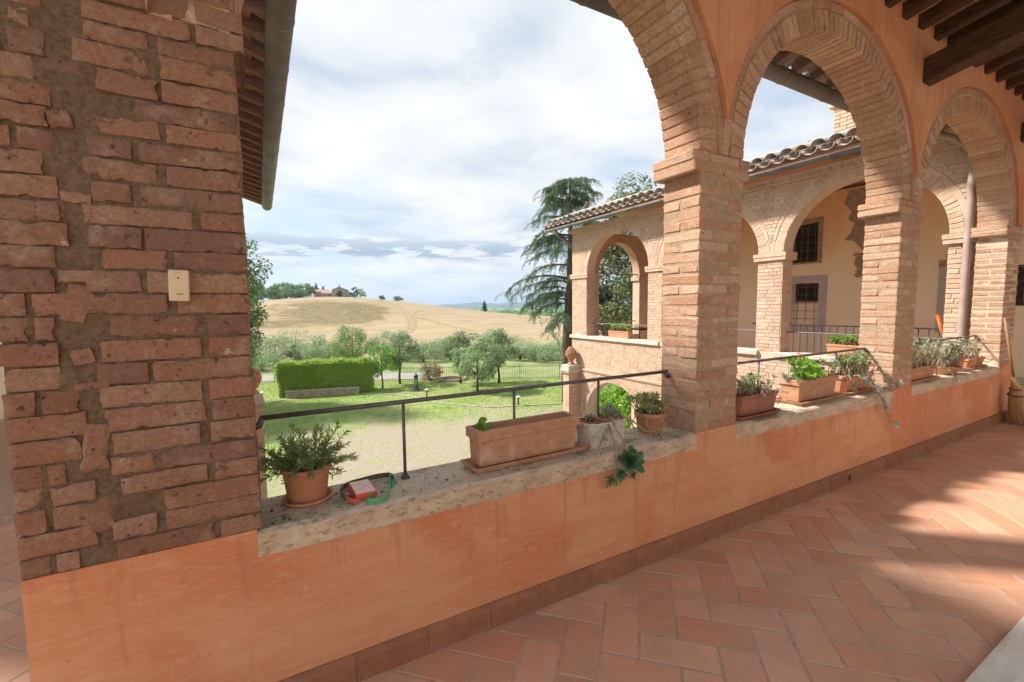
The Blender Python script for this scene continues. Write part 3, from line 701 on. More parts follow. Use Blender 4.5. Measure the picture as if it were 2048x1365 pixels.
# left wing ---------------------------------------------------------
LX = -.30
lw = empty('left_wing', (LX, 6, -3.8), 'eave and gutter of the left wing jutting out beside the rough pillar', 'building')
eave(lw, 'Y', .235, 2.75, 11.0, 3.66, -1, LX, 1, .30, radius=.098, rafter_sp=.34)
s = MB()
for (a, b) in ((2.09, 2.36), (4.46, 4.90), (7.1, 7.54), (9.76, 10.42)): s.box(LX-.285, LX, a, b, -3.8, 3.55)
s.box(LX-.285, LX, 2.36, 9.76, -3.8, .60); s.box(LX-.285, LX, 2.36, 9.76, 3.3, 3.55)
s.build('wall', M['brick_wing'], lw)
s = MB()                                                    # closing board at the end of the eave and roof over the wing
s.add([(.30, 11.0, 3.62), (-1.9, 11.0, 4.35), (-1.9, 11.0, 4.5), (.30, 11.0, 3.78), (.30, 11.03, 3.62), (-1.9, 11.03, 4.35), (-1.9, 11.03, 4.5), (.30, 11.03, 3.78)],
      [(0, 1, 2, 3), (7, 6, 5, 4), (0, 4, 5, 1), (1, 5, 6, 2), (2, 6, 7, 3), (3, 7, 4, 0)]); s.build('fascia', M['wood_eave'], lw)
s = MB(); zr = lambda x: 3.80+(.2-x)*.30
s.add([(x, y, zr(x)+d) for d in (.05, .15) for x, y in ((-.2, 2.0), (-.2, 11.0), (-2.0, 11.0), (-2.0, 2.0))], [(0, 1, 2, 3), (7, 6, 5, 4), (0, 4, 5, 1), (1, 5, 6, 2), (2, 6, 7, 3), (3, 7, 4, 0)])
s.build('roof_slab', M['coppo_clean'], lw)
s = MB(); s.add([(-2.0, 2.0, zr(-2)+.15), (-2.0, 11, zr(-2)+.15), (-3.8, 11, zr(-.2)+.15), (-3.8, 2, zr(-.2)+.15)], [(0, 1, 2, 3)]); s.build('roof_slope', M['coppo_clean'], lw)
s = MB(); s.box(-3.4, -3.2, 4.6, 10.42, -3.8, 3.9); s.build('outer_wall', M['plaster_graded'], lw)
if LEFT_SHADE:
    s = MB(); s.box(-3.2, -2.05, 4.5, 7.3, 4.25, 7.8); s.build('shade_block', M['plaster_graded'], lw)  # unseen block, added only to keep the sun off an arcade pillar

# ================================================================== right wing with belvedere
WX, WT = 7.85, .285; G0 = -3.8
wing = empty('arcaded_wing', (WX, 6.3, G0), 'pink brick wing with arches, tiled roof and open belvedere end across the courtyard', 'building')
WO = [(8.645, 1.115), (6.005, 1.095), (3.41, 1.06)]           # arch centre Y, half width
WZ0, WZ1, WR, WSILL = 2.235, 2.36, 1.0, .64
yconv = lambda u, d, z: (d, u, z)
s = MB()
for (a, b) in ((2.086, 2.35), (4.47, 4.91), (7.10, 7.53), (9.76, 10.42)): s.box(WX+.008, WX+WT, a+.006, b-.006, WSILL-.08, WZ1)
arch_strip(s, 2.086, 10.415, 3.56, [(c_, a_, WR, WZ1) for c_, a_ in WO], yconv, WX+.008, WX+WT, WZ1)
LOW = (8.70, 1.08, 1.06, -1.60)                               # lower arch
s.box(WX+.008, WX+WT, 2.086, 7.45, G0, WSILL-.08)
arch_strip(s, 7.45, 10.415, WSILL-.08, [LOW], yconv, WX+.008, WX+WT, -1.6)
s.box(WX+.008, WX+WT, 9.78, 10.415, G0, -1.6); s.box(WX+.008, WX+WT, 7.45, 7.62, G0, -1.6)
wcore = s.build('wall', M['mortar_light'], wing)
# --- bricks of the courtyard face
pl = []                                                       # (y0,y1,z0,z1)
def blocked(y, z):
    for c_, a_ in WO:
        if abs(y-c_) < a_+.004 and WSILL-.09 < z <= WZ1: return True
        if z > WZ1 and ((y-c_)/(a_+.215))**2+((z-WZ1)/(WR+.215))**2 < 1: return True
    c_, a_, b_, zs_ = LOW
    if z > zs_ and ((y-c_)/(a_+.145))**2+((z-zs_)/(b_+.145))**2 < 1: return True
    if z <= zs_ and abs(y-c_) < a_: return True
    if WZ0-.002 < z < WZ1 or WSILL-.085 < z < WSILL or -.36 < z < -.27: return True
    return False
zq = -1.9; ci = 0
brg = random.Random(11)
while zq < 3.50:
    h = .0635; zm = zq+h/2
    ys = np.arange(2.09, 10.415, .01); ok = [not (blocked(y, zm) or blocked(y, zm+.022) or blocked(y, zm-.022)) for y in ys]
    st = None; runs = []
    for y, g_ in zip(ys, ok):
        if g_ and st is None: st = y
        if (not g_) and st is not None: runs.append((st, y)); st = None
    if st is not None: runs.append((st, 10.415))
    for a, b in runs:
        y = a-brg.uniform(0, .2); first = True
        while y < b:
            l = .28 if (brg.random() < .66) else .14
            e = min(y+l, b)
            if b-e < .06: e = b
            if e > a+.03: pl.append((max(y, a), e, zq, zq+h))
            y = e
            if e >= b: break
    zq += h; ci += 1
camv = Vector((0, 0, 1.5))
visible = [q for q in pl if (q[0]+q[1])/2 < 5.3 or (q[0]+q[1])/2 > 6.9 or True]
visible.sort(key=lambda q: (Vector((WX, (q[0]+q[1])/2, (q[2]+q[3])/2))-camv).length)
# nearest 210 are separate pieces, the rest is one joined part
def hidden(q):
    y, z = (q[0]+q[1])/2, (q[2]+q[3])/2; return (5.15 < y < 7.1) or z < -1.3
seen = [q for q in visible if not hidden(q)]; sep = seen[:230]; sepset = set(sep)
for q in sep:
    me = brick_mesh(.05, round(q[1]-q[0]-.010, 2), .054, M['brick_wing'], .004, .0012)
    link('brick', me, wing, (WX+.023+brg.uniform(-.002, .002), (q[0]+q[1])/2, (q[2]+q[3])/2), (brg.uniform(-.01, .01), 0, brg.uniform(-.01, .01)))
s = MB()
for q in visible:
    if q in sepset: continue
    d = brg.uniform(-.002, .002); s.box(WX+d, WX+.04, q[0]+.005, q[1]-.005, q[2]+.005, q[3]-.005)
o = s.build('brickwork', M['brick_wing'], wing); tag(o, kind='stuff')
# --- returns of the piers (faces looking towards us) as joined bricks
s = MB()
for yy in (4.47, 7.53, 9.76, 7.10, 2.35, 4.91):
    sg = -1 if yy in (4.47, 9.76, 7.10) else 1
    z = WSILL; k = 0
    while z < WZ0-.03:
        cuts = [0, WT] if k % 2 else [0, .142, WT]
        for a, b in zip(cuts[:-1], cuts[1:]):
            d = brg.uniform(-.003, .003); ya, yb = sorted((yy+sg*(-.012), yy+sg*(.002+d)))
            s.box(WX+a+.006, WX+b-.006, ya, yb, z+.005, z+.058)
        z += .0635; k += 1
o = s.build('pier_brickwork', M['brick_wing'], wing); tag(o, kind='stuff')
for k, (c_, a_) in enumerate(WO):
    arch_ring(wing, 'YZ', c_, a_, WR, WZ1, WX-.001, WX+WT, M['brick_wing'], M['mortar_light'], name='voussoir') if k != 1 else arch_ring(wing, 'YZ', c_, a_, WR, WZ1, WX-.001, WX+WT, M['brick_wing'], M['mortar_light'], name='voussoir')
arch_ring(wing, 'YZ', LOW[0], LOW[1], LOW[2], LOW[3], WX-.002, WX+WT, M['brick_wing'], M['mortar_light'], ring_in=.14, ring_out=.004)
# imposts, sills, string course, cornice
for (a, b) in ((2.09, 2.40), (4.41, 4.97), (7.04, 7.59), (9.70, 10.46)):
    s = MB(); s.box(WX-.035, WX+WT+.03, a, b, WZ0, WZ0+.0625); s.box(WX-.045, WX+WT+.03, a-.008, b+.008, WZ0+.0625, WZ1)
    s.build('impost', M['brick_wing'], wing)
for (a, b) in ((7.16, 10.47), (4.85, 7.1), (2.3, 4.56)):
    s = MB(); L = []
    for i in range(25):
        y = a+(b-a)*i/24; w = mnoise.noise(Vector((y*6, 2, 2)))*.008
        L.append([(WX-.055+w, y, WSILL-.08), (WX-.055+w, y, WSILL-.012), (WX-.04+w, y, WSILL), (WX+WT+.02, y, WSILL), (WX+WT+.02, y, WSILL-.08)])
    s.loops(L); s.build('sill', M['white_stone'], wing)
s = MB(); s.box(WX-.035, WX+.05, 2.1, 10.44, -.335, -.285); s.box(WX-.018, WX+.05, 2.1, 10.43, -.365, -.337); s.build('string_course', M['brick_wing'], wing)
s = MB(); y = 2.1
s.box(WX-.05, WX+.2, 2.1, 10.48, 3.50, 3.535); s.box(WX-.10, WX+.2, 2.1, 10.52, 3.575, 3.615)
while y < 10.45: s.box(WX-.085, WX+.2, y, min(y+.135, 10.5), 3.537, 3.573); y += .15
s.build('cornice', M['brick_wing'], wing)
# end wall (faces the fields) with its own arch, and the far side of the belvedere
EX = (9.40, .80)
s = MB(); arch_strip(s, WX, 11.3, 3.56, [(EX[0], EX[1], .98, WZ1-.02)], conv, 10.13, 10.41, WZ1-.02)
s.box(WX+.3, EX[0]-EX[1], 10.13, 10.41, G0, WZ1-.02); s.box(EX[0]+EX[1], 11.3, 10.13, 10.41, G0, WZ1-.02); s.box(EX[0]-EX[1], EX[0]+EX[1], 10.13, 10.41, -.4, WSILL-.05)
s.build('end_wall', M['brick_wing'], wing)
ea = MB()
arch_ring(wing, 'XZ', EX[0], EX[1], .98, WZ1-.02, 10.118, 10.42, M['brick_wing'], M['mortar_light'], ring_in=.14, ring_out=.06)
s = MB(); s.box(EX[0]+EX[1]-.05, EX[0]+EX[1]+.5, 10.09, 10.44, 2.22, 2.34); s.box(EX[0]-EX[1]-.5, EX[0]-EX[1]+.05, 10.09, 10.44, 2.22, 2.34); s.build('impost', M['brick_wing'], wing)
s = MB(); s.tube([(EX[0]-EX[1], 10.2, 2.40), (EX[0]+EX[1], 10.2, 2.40)], .016, 8); s.build('tie_rod', M['iron'], wing)
# back wall of the wing, with windows
BX = 11.0
HOLES = [(5.50, 6.08, 2.42, 3.30), (5.44, 6.00, .85, 1.94), (1.95, 2.45, 1.42, 2.05), (3.02, 3.30, .95, 2.02)]
bw = MB(); ycut = sorted(set([-.4, 10.13]+[h[0] for h in HOLES]+[h[1] for h in HOLES]))
for a, b in zip(ycut[:-1], ycut[1:]):
    zs_ = [-.3]
    for h in sorted([h for h in HOLES if h[0] < (a+b)/2 < h[1]], key=lambda h: h[2]): zs_ += [h[2], h[3]]
    zs_.append(3.9)
    for za, zb in zip(zs_[::2], zs_[1::2]): bw.box(BX, BX+.3, a, b, za, zb)
bwo = bw.build('back_wall', M['plaster_graded'], wing)
s = MB(); s.box(BX-.012, BX, -.3, 10.12, 0, .22); s.build('skirting', M['white_stone'], bwo)
s = MB(); s.box(WX+WT, BX, 2.086, 10.13, -.35, 0); s.build('wing_floor', M['terracotta'], wing)
def window(y0, y1, z0, z1, surround, smat, ncol, nrow, infill_z=None, name='window'):
    root = MB(); e = surround; zb = z0-e*.4
    for q in ((y0-e, y0, zb, z1+e), (y1, y1+e, zb, z1+e), (y0, y1, z1, z1+e), (y0, y1, zb, z0)): root.box(BX-.012, BX-.001, *q)
    w = root.build(name, smat, wing); dp = BX+.15
    s = MB(); s.box(dp+.03, dp+.06, y0-.02, y1+.02, z0-.02, z1+.02); s.build('room_behind', M['black'], w)
    zi = infill_z or z0
    if infill_z: s = MB(); s.box(dp-.06, dp+.02, y0, y1, z0, infill_z); s.build('infill', M['plaster_graded'], w); s = MB(); s.box(dp-.09, dp, y0, y1, infill_z, infill_z+.025); s.build('window_sill', M['terracotta'], w)
    s = MB(); f = .05
    for q in ((y0, y0+f, zi, z1), (y1-f, y1, zi, z1), (y0+f, y1-f, z1-f, z1), (y0+f, y1-f, zi, zi+f), ((y0+y1)/2-.02, (y0+y1)/2+.02, zi+f, z1-f)): s.box(dp-.025, dp+.02, *q)
    s.build('frame', M['shutter'], w)
    s = MB(); s.box(dp, dp+.006, y0+f, y1-f, zi+f, z1-f); s.build('pane', M['glass_dark'], w)
    for i in range(ncol): y = y0+(i+.5)*(y1-y0)/ncol; s = MB(); s.tube([(BX+.03, y, z0), (BX+.03, y, z1)], .007, 5); s.build('bar', M['iron'], w)
    for i in range(nrow): z = z0+(i+.5)*(z1-z0)/nrow; s = MB(); s.tube([(BX+.03, y0, z), (BX+.03, y1, z)], .006, 5); s.build('bar', M['iron'], w)
window(5.50, 6.08, 2.42, 3.30, .10, M['rubble'], 4, 5)
window(5.44, 6.00, .85, 1.94, .17, M['grey_stone'], 3, 6, 1.50)
window(1.95, 2.45, 1.42, 2.05, .03, M['green_iron'], 2, 4)
window(3.02, 3.30, .95, 2.02, .10, M['grey_stone'], 2, 4)
def patch(pts, name='exposed_stone'):
    s = MB(); n = len(pts); s.add([(BX-.012+brg.uniform(-.006, .004), y, z) for y, z in pts]+[(BX+.01, y, z) for y, z in pts], [tuple(range(n))]+[(i, n+i, n+(i+1) % n, (i+1) % n) for i in range(n)])
    s.build(name, M['rubble'], wing)
patch([(4.92, 3.85), (5.0, 3.6), (4.86, 3.4), (4.92, 3.25), (4.80, 3.15), (4.86, 2.95), (4.97, 2.82), (4.80, 2.78), (4.66, 2.6), (4.4, 2.6), (4.3, 3.2), (4.4, 3.85)])
patch([(4.80, 2.52), (4.74, 2.44), (4.77, 2.30), (4.71, 2.2), (4.75, 2.05), (4.70, 2.0), (4.55, 2.05), (4.5, 2.3), (4.6, 2.52)])
patch([(3.42, 2.25), (3.40, 2.1), (3.2, 2.08), (3.1, 2.24)]); patch([(3.32, 2.28), (3.22, 2.5), (3.05, 2.6), (3.0, 2.3)])
# roof of the wing
M['ridge'] = M['coppo_clean']
eave(wing, 'Y', 7.40, 2.45, 11.06, 3.66, 1, WX, 5, .33, radius=.072, gmat=M['gutter'], rafters=False, slab_to=2.15, pans=True)
s = MB(); s.add([(9.5, 2.2, 4.50), (9.5, 11.0, 4.50), (11.6, 11.0, 3.8), (11.6, 2.2, 3.8)], [(0, 1, 2, 3)]); s.build('far_slope', M['coppo_clean'], wing)
k = 2.4; rm = coppo('ridge_tile', M['coppo_clean'], .40, .12, .105)
while k < 10.9:
    o = link('ridge_tile', rm, wing, (9.48, k, 4.53)); o.rotation_euler = (.03, 0, rng.uniform(-.03, .03)); k += .36
# gable end boarding of the overhang
s = MB(); s.add([(7.33, 11.05, 3.60), (9.5, 11.05, 4.34), (9.5, 11.05, 4.50), (7.33, 11.05, 3.80), (7.33, 11.08, 3.60), (9.5, 11.08, 4.34), (9.5, 11.08, 4.50), (7.33, 11.08, 3.80)],
      [(0, 1, 2, 3), (7, 6, 5, 4), (0, 4, 5, 1), (1, 5, 6, 2), (2, 6, 7, 3), (3, 7, 4, 0)]); s.build('fascia', M['gutter_brown'], wing)
for k in range(5):
    yk = 10.5+k*.13; s = MB(); s.add([(x, y, 3.66+(x-7.42)*.33+d) for d in (-.06, .02) for y in (yk, yk+.06) for x in (7.45, 9.4)], [(0, 2, 3, 1), (4, 5, 7, 6), (0, 1, 5, 4), (2, 6, 7, 3), (0, 4, 6, 2), (1, 3, 7, 5)]); s.build('rafter', M['wood_eave'], wing)
# chimney
s = MB(); z = 4.2; s.box(9.9, 10.6, 4.05, 4.75, 4.2, 5.25); ch = s.build('chimney', M['mortar_light'], wing)
k = 0
while z < 5.2:
    y = 4.045-(k % 2)*.12
    while y < 4.75:
        a, b = max(y, 4.045), min(y+.24, 4.755)
        if b-a > .05: me = brick_mesh(.05, round(b-a-.012, 2), .062, M['brick_wing'], .005, .002); link('brick', me, ch, (9.905, (a+b)/2, z+.036))
        y += .24
    z += .073; k += 1
s = MB(); s.box(9.82, 10.68, 3.97, 4.83, 5.25, 5.32); s.build('cap', M['brick_wing'], ch)
s = MB(); s.add([(9.868, 4.33+.13*math.cos(t), 5.03+(.11*math.sin(t) if t <= math.pi else -.13)) for t in list(np.linspace(0, math.pi, 8))+[4.0, 5.4]], [tuple(range(10))]); s.build('flue_opening', M['black'], ch)
# downpipes
s = MB(); s.tube([(7.45, 2.45, 3.60), (7.60, 2.30, 3.52), (7.79, 2.17, 3.38), (7.795, 2.155, 3.2), (7.795, 2.155, .2), (7.795, 2.155, -3.7)], .040, 12); s.build('downpipe', M['gutter_brown'], wing, True)
s = MB(); s.tube([(7.42, 10.62, 3.58), (7.50, 10.6, 3.44), (7.76, 10.52, 3.30), (7.95, 10.475, 3.12), (7.97, 10.465, 2.9), (7.97, 10.465, -3.6)], .04, 10); s.build('downpipe', M['gutter'], wing, True)
# pigeon on the roof
pg = empty('pigeon', (8.05, 10.18, 4.02), 'dark pigeon sitting on the tiled roof edge of the belvedere', 'bird')
s = MB(); s.tube([(8.05, 10.34, 4.00), (8.05, 10.24, 4.05), (8.05, 10.14, 4.12), (8.05, 10.06, 4.20), (8.05, 10.03, 4.27), (8.05, 10.02, 4.31), (8.05, 9.99, 4.325), (8.05, 9.955, 4.31)], [.015, .05, .085, .07, .042, .04, .03, .006], 10); s.build('body', M['pigeon'], pg, True)
s = MB(); s.add([(8.02, 10.30, 4.03), (8.08, 10.30, 4.03), (8.09, 10.46, 3.97), (8.01, 10.46, 3.97), (8.05, 10.30, 4.01), (8.05, 10.46, 3.955)], [(0, 1, 2, 3), (0, 3, 5, 4), (1, 4, 5, 2)]); s.build('tail', M['pigeon'], pg)
for sx_ in (-.02, .02):
    s = MB(); s.tube([(8.05+sx_, 10.15, 4.05), (8.05+sx_, 10.14, 3.955)], .006, 5); s.build('leg', M['orange_paint'], pg)
# gate pillars with pine-cone finials
def gate_pillar(x0, x1, y0, y1, label):
    g = empty('gate_pillar', ((x0+x1)/2, (y0+y1)/2, G0), label, 'pillar', 'pine-cone gate pillars')
    s = MB(); s.box(x0+.006, x1-.002, y0+.006, y1, G0, -.42); s.build('shaft', M['mortar_light'], g)
    z = -1.75; k = 0
    s = MB()
    while z < -.46:
        cx = [x0, x0+.14, x1] if k % 2 else [x0, x0+.26, x1]; cy = [y0, y1] if k % 2 else [y0, y0+.14, y1]
        for a, b in zip(cx[:-1], cx[1:]): s.box(a+.004, b-.004, y0-brg.uniform(0, .004), y0+.03, z+.005, z+.058)
        for a, b in zip(cy[:-1], cy[1:]): s.box(x0-brg.uniform(0, .004), x0+.03, a+.004, b-.004, z+.005, z+.058); s.box(x1-.03, x1+brg.uniform(0, .004), a+.004, b-.004, z+.005, z+.058)
        z += .0635; k += 1
    tag(s.build('brickwork', M['brick_wing'], g), kind='stuff')
    s = MB(); s.box(x0-.05, x1+.03, y0-.05, y1+.03, -.415, -.37); s.box(x0-.075, x1+.04, y0-.075, y1+.04, -.367, -.32); s.box(x0-.03, x1+.02, y0-.03, y1+.02, -.317, -.20); s.build('capital', M['white_stone'], g)
    cx, cy = (x0+x1)/2, (y0+y1)/2
    s = MB(); s.lathe([(.02, -.2), (.10, -.2), (.105, -.17), (.06, -.13), (.055, -.10), (.09, -.08), (.085, -.06)], (cx, cy, 0), 16); fin = s.build('finial', M['terracotta_pale'], g, True)
    prof = lambda t: .155*(math.sin(math.pi*min(1, t*.92+.10))**.75)*(1 if t < .5 else 1-.15*(t-.5))
    H_ = .40; s = MB(); s.lathe([(max(.004, prof(t/14)*.90), -.07+H_*t/14) for t in range(15)], (cx, cy, 0), 18)
    for row in range(11):
        t = .03+row/11.6; r_ = prof(t); nS = max(4, int(2*math.pi*r_/.062)); zz = -.07+H_*t
        for i in range(nS):
            a = 2*math.pi*(i+.5*(row % 2))/nS; cA, sA = math.cos(a), math.sin(a); w = .034
            tx, ty = -sA, cA
            b_ = [(cx+cA*r_*.9+tx*w*q, cy+sA*r_*.9+ty*w*q, zz+dz_) for q, dz_ in ((-1, .0), (0, -.026), (1, .0), (0, .034))]
            tip = (cx+cA*(r_*.9+.028), cy+sA*(r_*.9+.028), zz+.012)
            s.add(b_+[tip], [(0, 1, 4), (1, 2, 4), (2, 3, 4), (3, 0, 4)])
    s.build('pine_cone', M['terracotta_pale'], fin)
    return g
gate_pillar(7.48, 7.848, 10.07, 10.36, 'brick gate pillar with terracotta pine cone beside the belvedere')
gate_pillar(-.33, -.045, 10.07, 10.36, 'brick gate pillar with pine cone peeping out behind the rough pillar')
# stair railing inside the wing
sr = empty('stair_railing', (9.3, 4.5, 0), 'black iron stair railing with upright bars inside the wing loggia', 'railing')
for (a, b) in ((2.3, 5.9),):
    s = MB(); s.tube([(9.3, a, 1.06), (9.3, b, 1.06)], .014, 6); s.tube([(9.3, a, .12), (9.3, b, .12)], .012, 6); s.build('rail', M['iron'], sr)
    y = a
    while y < b: s = MB(); s.tube([(9.3, y, .02), (9.3, y, 1.06)], .0085, 5); s.build('bar', M['iron'], sr); y += .13
# low rails on the wing sills
def wing_rail(y0, y1, label):
    g = empty('sill_rail', (WX+.2, (y0+y1)/2, WSILL), label, 'railing')
    s = MB(); s.tube([(WX+.2, y0, .985), (WX+.2, y1, .985)], .011, 6); s.build('rail', M['iron_pale'], g)
    for t in (.25, .5, .75): y = y0+(y1-y0)*t; s = MB(); s.tube([(WX+.2, y, WSILL), (WX+.2, y, .985)], .009, 5); s.build('post', M['iron_pale'], g)
    for y in (y0, y1): s = MB(); s.tube([(WX+.2, y-.005, .985), (WX+.2, y+.005, .985)], .022, 8); s.build('fixing', M['iron'], g)
wing_rail(7.535, 9.755, 'thin iron rail across the belvedere opening'); wing_rail(4.915, 7.095, 'thin iron rail across the middle wing arch'); wing_rail(2.355, 4.465, 'thin iron rail across the nearest wing arch')
s = MB(); s.tube([(EX[0]-EX[1], 10.27, .985), (EX[0]+EX[1], 10.27, .985)], .011, 6); r_ = s.build('end_rail', M['iron_pale'], wing)
# ================================================================== rails on our sills
def sill_rail(x0, x1, posts, label):
    g = empty('sill_rail', ((x0+x1)/2, 2.02, ZS), label, 'railing', 'iron rails across the arches'); zt = 1.062
    s = MB(); s.tube([(x0+.015, 2.02, zt), (x1-.006, 2.02, zt)], .0105, 10); s.build('rail', M['iron'], g, True)
    for x in posts:
        s = MB(); s.tube([(x, 2.02, ZS), (x, 2.02, zt)], .0075, 8); q = s.build('post', M['iron'], g, True)
        s = MB(); s.box(x-.017, x+.017, 2.003, 2.037, ZS, ZS+.012); s.box(x-.011, x+.011, 2.009, 2.031, ZS+.012, ZS+.022); s.build('foot', M['iron'], q)
    for x in (x0, x1):
        sg = 1 if x == x0 else -1
        s = MB(); s.tube([(x-.02*sg, 2.02, zt-.035), (x+.012*sg, 2.02, zt-.028), (x+.022*sg, 2.02, zt)], [.018, .014, .0105], 8); s.build('wall_fixing', M['iron'], g, True)
sill_rail(-.035, 2.295, (.555, 1.143, 1.714), 'dark iron rail on thin posts across the wide first arch')
sill_rail(2.705, 4.95, (3.28, 3.845, 4.41), 'dark iron rail behind the geranium planter in the second arch')
sill_rail(5.36, 7.80, (5.97, 6.58, 7.19), 'dark iron rail behind the grey succulents in the third arch')

# ================================================================== plants
def smoothpts(P, n=6):
    P = [Vector(p) for p in P]; out = []
    for i in range(len(P)-1):
        p0, p1, p2, p3 = P[max(i-1, 0)], P[i], P[i+1], P[min(i+2, len(P)-1)]
        for k in range(n):
            t = k/n; out.append(.5*((2*p1)+(-p0+p2)*t+(2*p0-5*p1+4*p2-p3)*t*t+(-p0+3*p1-3*p2+p3)*t**3))
    return out+[P[-1]]
class Leaves:
    def __init__(s): s.q = []
    def diamond(s, b, t, w, nrm, belly=.45):
        b = Vector(b); t = Vector(t); d = t-b; sd_ = d.cross(nrm)
        if sd_.length < 1e-9: sd_ = d.orthogonal()
        sd_ = sd_.normalized()*(w/2); mth = b+d*belly
        s.q.append((b, mth+sd_, t, mth-sd_))
    def build(s, name, mat, parent):
        o = woff(parent); V = np.array([[tuple(p-o) for p in q] for q in s.q], dtype=np.float32)
        return link(name, qmesh(name, V, mat), parent, o)
def rv(g, s=1.0): return Vector((g.uniform(-s, s), g.uniform(-s, s), g.uniform(-s, s)))
def rosette(mb, c, axis, rad, n, wid=.34, cup=.5, g=rng, tip=.06):
    axis = Vector(axis).normalized(); a = axis.orthogonal().normalized(); b = axis.cross(a); c = Vector(c)
    for i in range(n):
        t = i/n; an = i*2.39996+g.uniform(-.15, .15); el = cup*(1-t)*1.7+.12+g.uniform(-.08, .08); L_ = rad*(.45+.6*t)*g.uniform(.9, 1.08)
        rd = a*math.cos(an)+b*math.sin(an); d = rd*math.cos(el)+axis*math.sin(el); sd_ = axis.cross(rd).normalized(); nn = d.cross(sd_)
        if nn.dot(axis) < 0: nn = -nn
        w = L_*wid; p0 = c+d*L_*.06
        v = [p0-sd_*w*.18, p0+sd_*w*.18, c+d*L_*.62+sd_*w*.55+nn*L_*.05, c+d*L_*.62-sd_*w*.55+nn*L_*.05, c+d*L_+nn*L_*.10+sd_*w*tip, c+d*L_+nn*L_*.10-sd_*w*tip, c+d*L_*.55-nn*L_*.05]
        mb.add(v, [(0, 1, 6), (1, 2, 6), (2, 4, 6), (4, 5, 6), (5, 3, 6), (3, 0, 6)])
def round_pot(root, c, r0, r1, h, mat, saucer=None, rim=.028):
    x, y, z = c; s = MB()
    s.lathe([(.002, .004), (r0-.004, .002), (r0, .006), (r0+(r1-r0)*.80-.004, h-rim-.003), (r1*.955, h-rim), (r1, h-rim+.004), (r1+.001, h-.003), (r1-.004, h), (r1-.012, h), (r1-.016, h-.025), (.002, h-.026)], (x, y, z), 28); s.build('pot', mat, root, True)
    s = MB(); s.lathe([(.002, h-.024), (r1-.0165, h-.024), (r1-.02, h-.020), (.03, h-.014), (.002, h-.012)], (x, y, z), 20); s.build('soil', M['soil'], root)
    if saucer:
        s = MB(); s.lathe([(.002, 0), (saucer-.012, 0), (saucer, .016), (saucer-.001, .020), (saucer-.006, .020), (saucer-.014, .006), (.002, .0045)], (x, y, z-.0045), 28); s.build('saucer', mat, root, True)
def rect(x0, x1, y0, y1, z, ch=0.0):
    if ch <= 0: return [(x0, y0, z), (x1, y0, z), (x1, y1, z), (x0, y1, z)]
    return [(x0+ch, y0, z), (x1-ch, y0, z), (x1, y0+ch, z), (x1, y1-ch, z), (x1-ch, y1, z), (x0+ch, y1, z), (x0, y1-ch, z), (x0, y0+ch, z)]
def trough(root, x0, x1, y0, y1, z0, z1, mat, taper=.02, rim=.045, lip=.010, ch=0.004, wall=.016, tray=None, rot=0.0, soil_drop=.035):
    s = MB(); c = ((x0+x1)/2, (y0+y1)/2)
    def T(l):
        return [(c[0]+(x-c[0])*math.cos(rot)-(y-c[1])*math.sin(rot), c[1]+(x-c[0])*math.sin(rot)+(y-c[1])*math.cos(rot), z) for x, y, z in l]
    f = lambda e, z, cc=ch: T(rect(x0+e, x1-e, y0+e, y1-e, z, cc))
    s.loops([f(taper, z0), f(lip+.001, z1-rim-.004), f(lip, z1-rim-.002), f(0, z1-rim+.002), f(0, z1-.003), f(.004, z1), f(wall, z1), f(wall+.003, z1-soil_drop-.01)]); s.build('trough', mat, root)
    s = MB(); nx, ny = 16, 5; v = []; fc = []
    for j in range(ny+1):
        for i in range(nx+1):
            x = x0+wall+.003+(x1-x0-2*wall-.006)*i/nx; y = y0+wall+.003+(y1-y0-2*wall-.006)*j/ny; v.append((x, y, z1-soil_drop+.012*mnoise.noise(Vector((x*30, y*30, 2)))))
    for j in range(ny):
        for i in range(nx): k = j*(nx+1)+i; fc.append((k, k+1, k+nx+2, k+nx+1))
    s.add(T(v), fc); s.build('soil', M['soil'], root, True)
    if tray:
        a, b, c_, d = tray; s = MB(); g_ = lambda e, z: T(rect(a+e, b-e, c_+e, d-e, z, ch))
        s.loops([g_(.018, z0-.022), g_(.003, z0-.0015), g_(0, z0+.004), g_(.006, z0+.006), g_(.014, z0+.004), g_(.022, z0-.014)]); s.build('tray', mat, root)
def stems(mb, paths, r): 
    for p in paths: mb.tube(p, [r*(1-.5*i/(len(p)-1)) for i in range(len(p))], 5)
def arcpath(p0, d0, L_, droop, n=7, g=rng, wob=.15):
    p = Vector(p0); d = Vector(d0).normalized(); out = [p.copy()]
    for i in range(n):
        d = (d+Vector((0, 0, -droop/n))+rv(g, wob/n*1.4)).normalized(); p = p+d*(L_/n); out.append(p.copy())
    return out

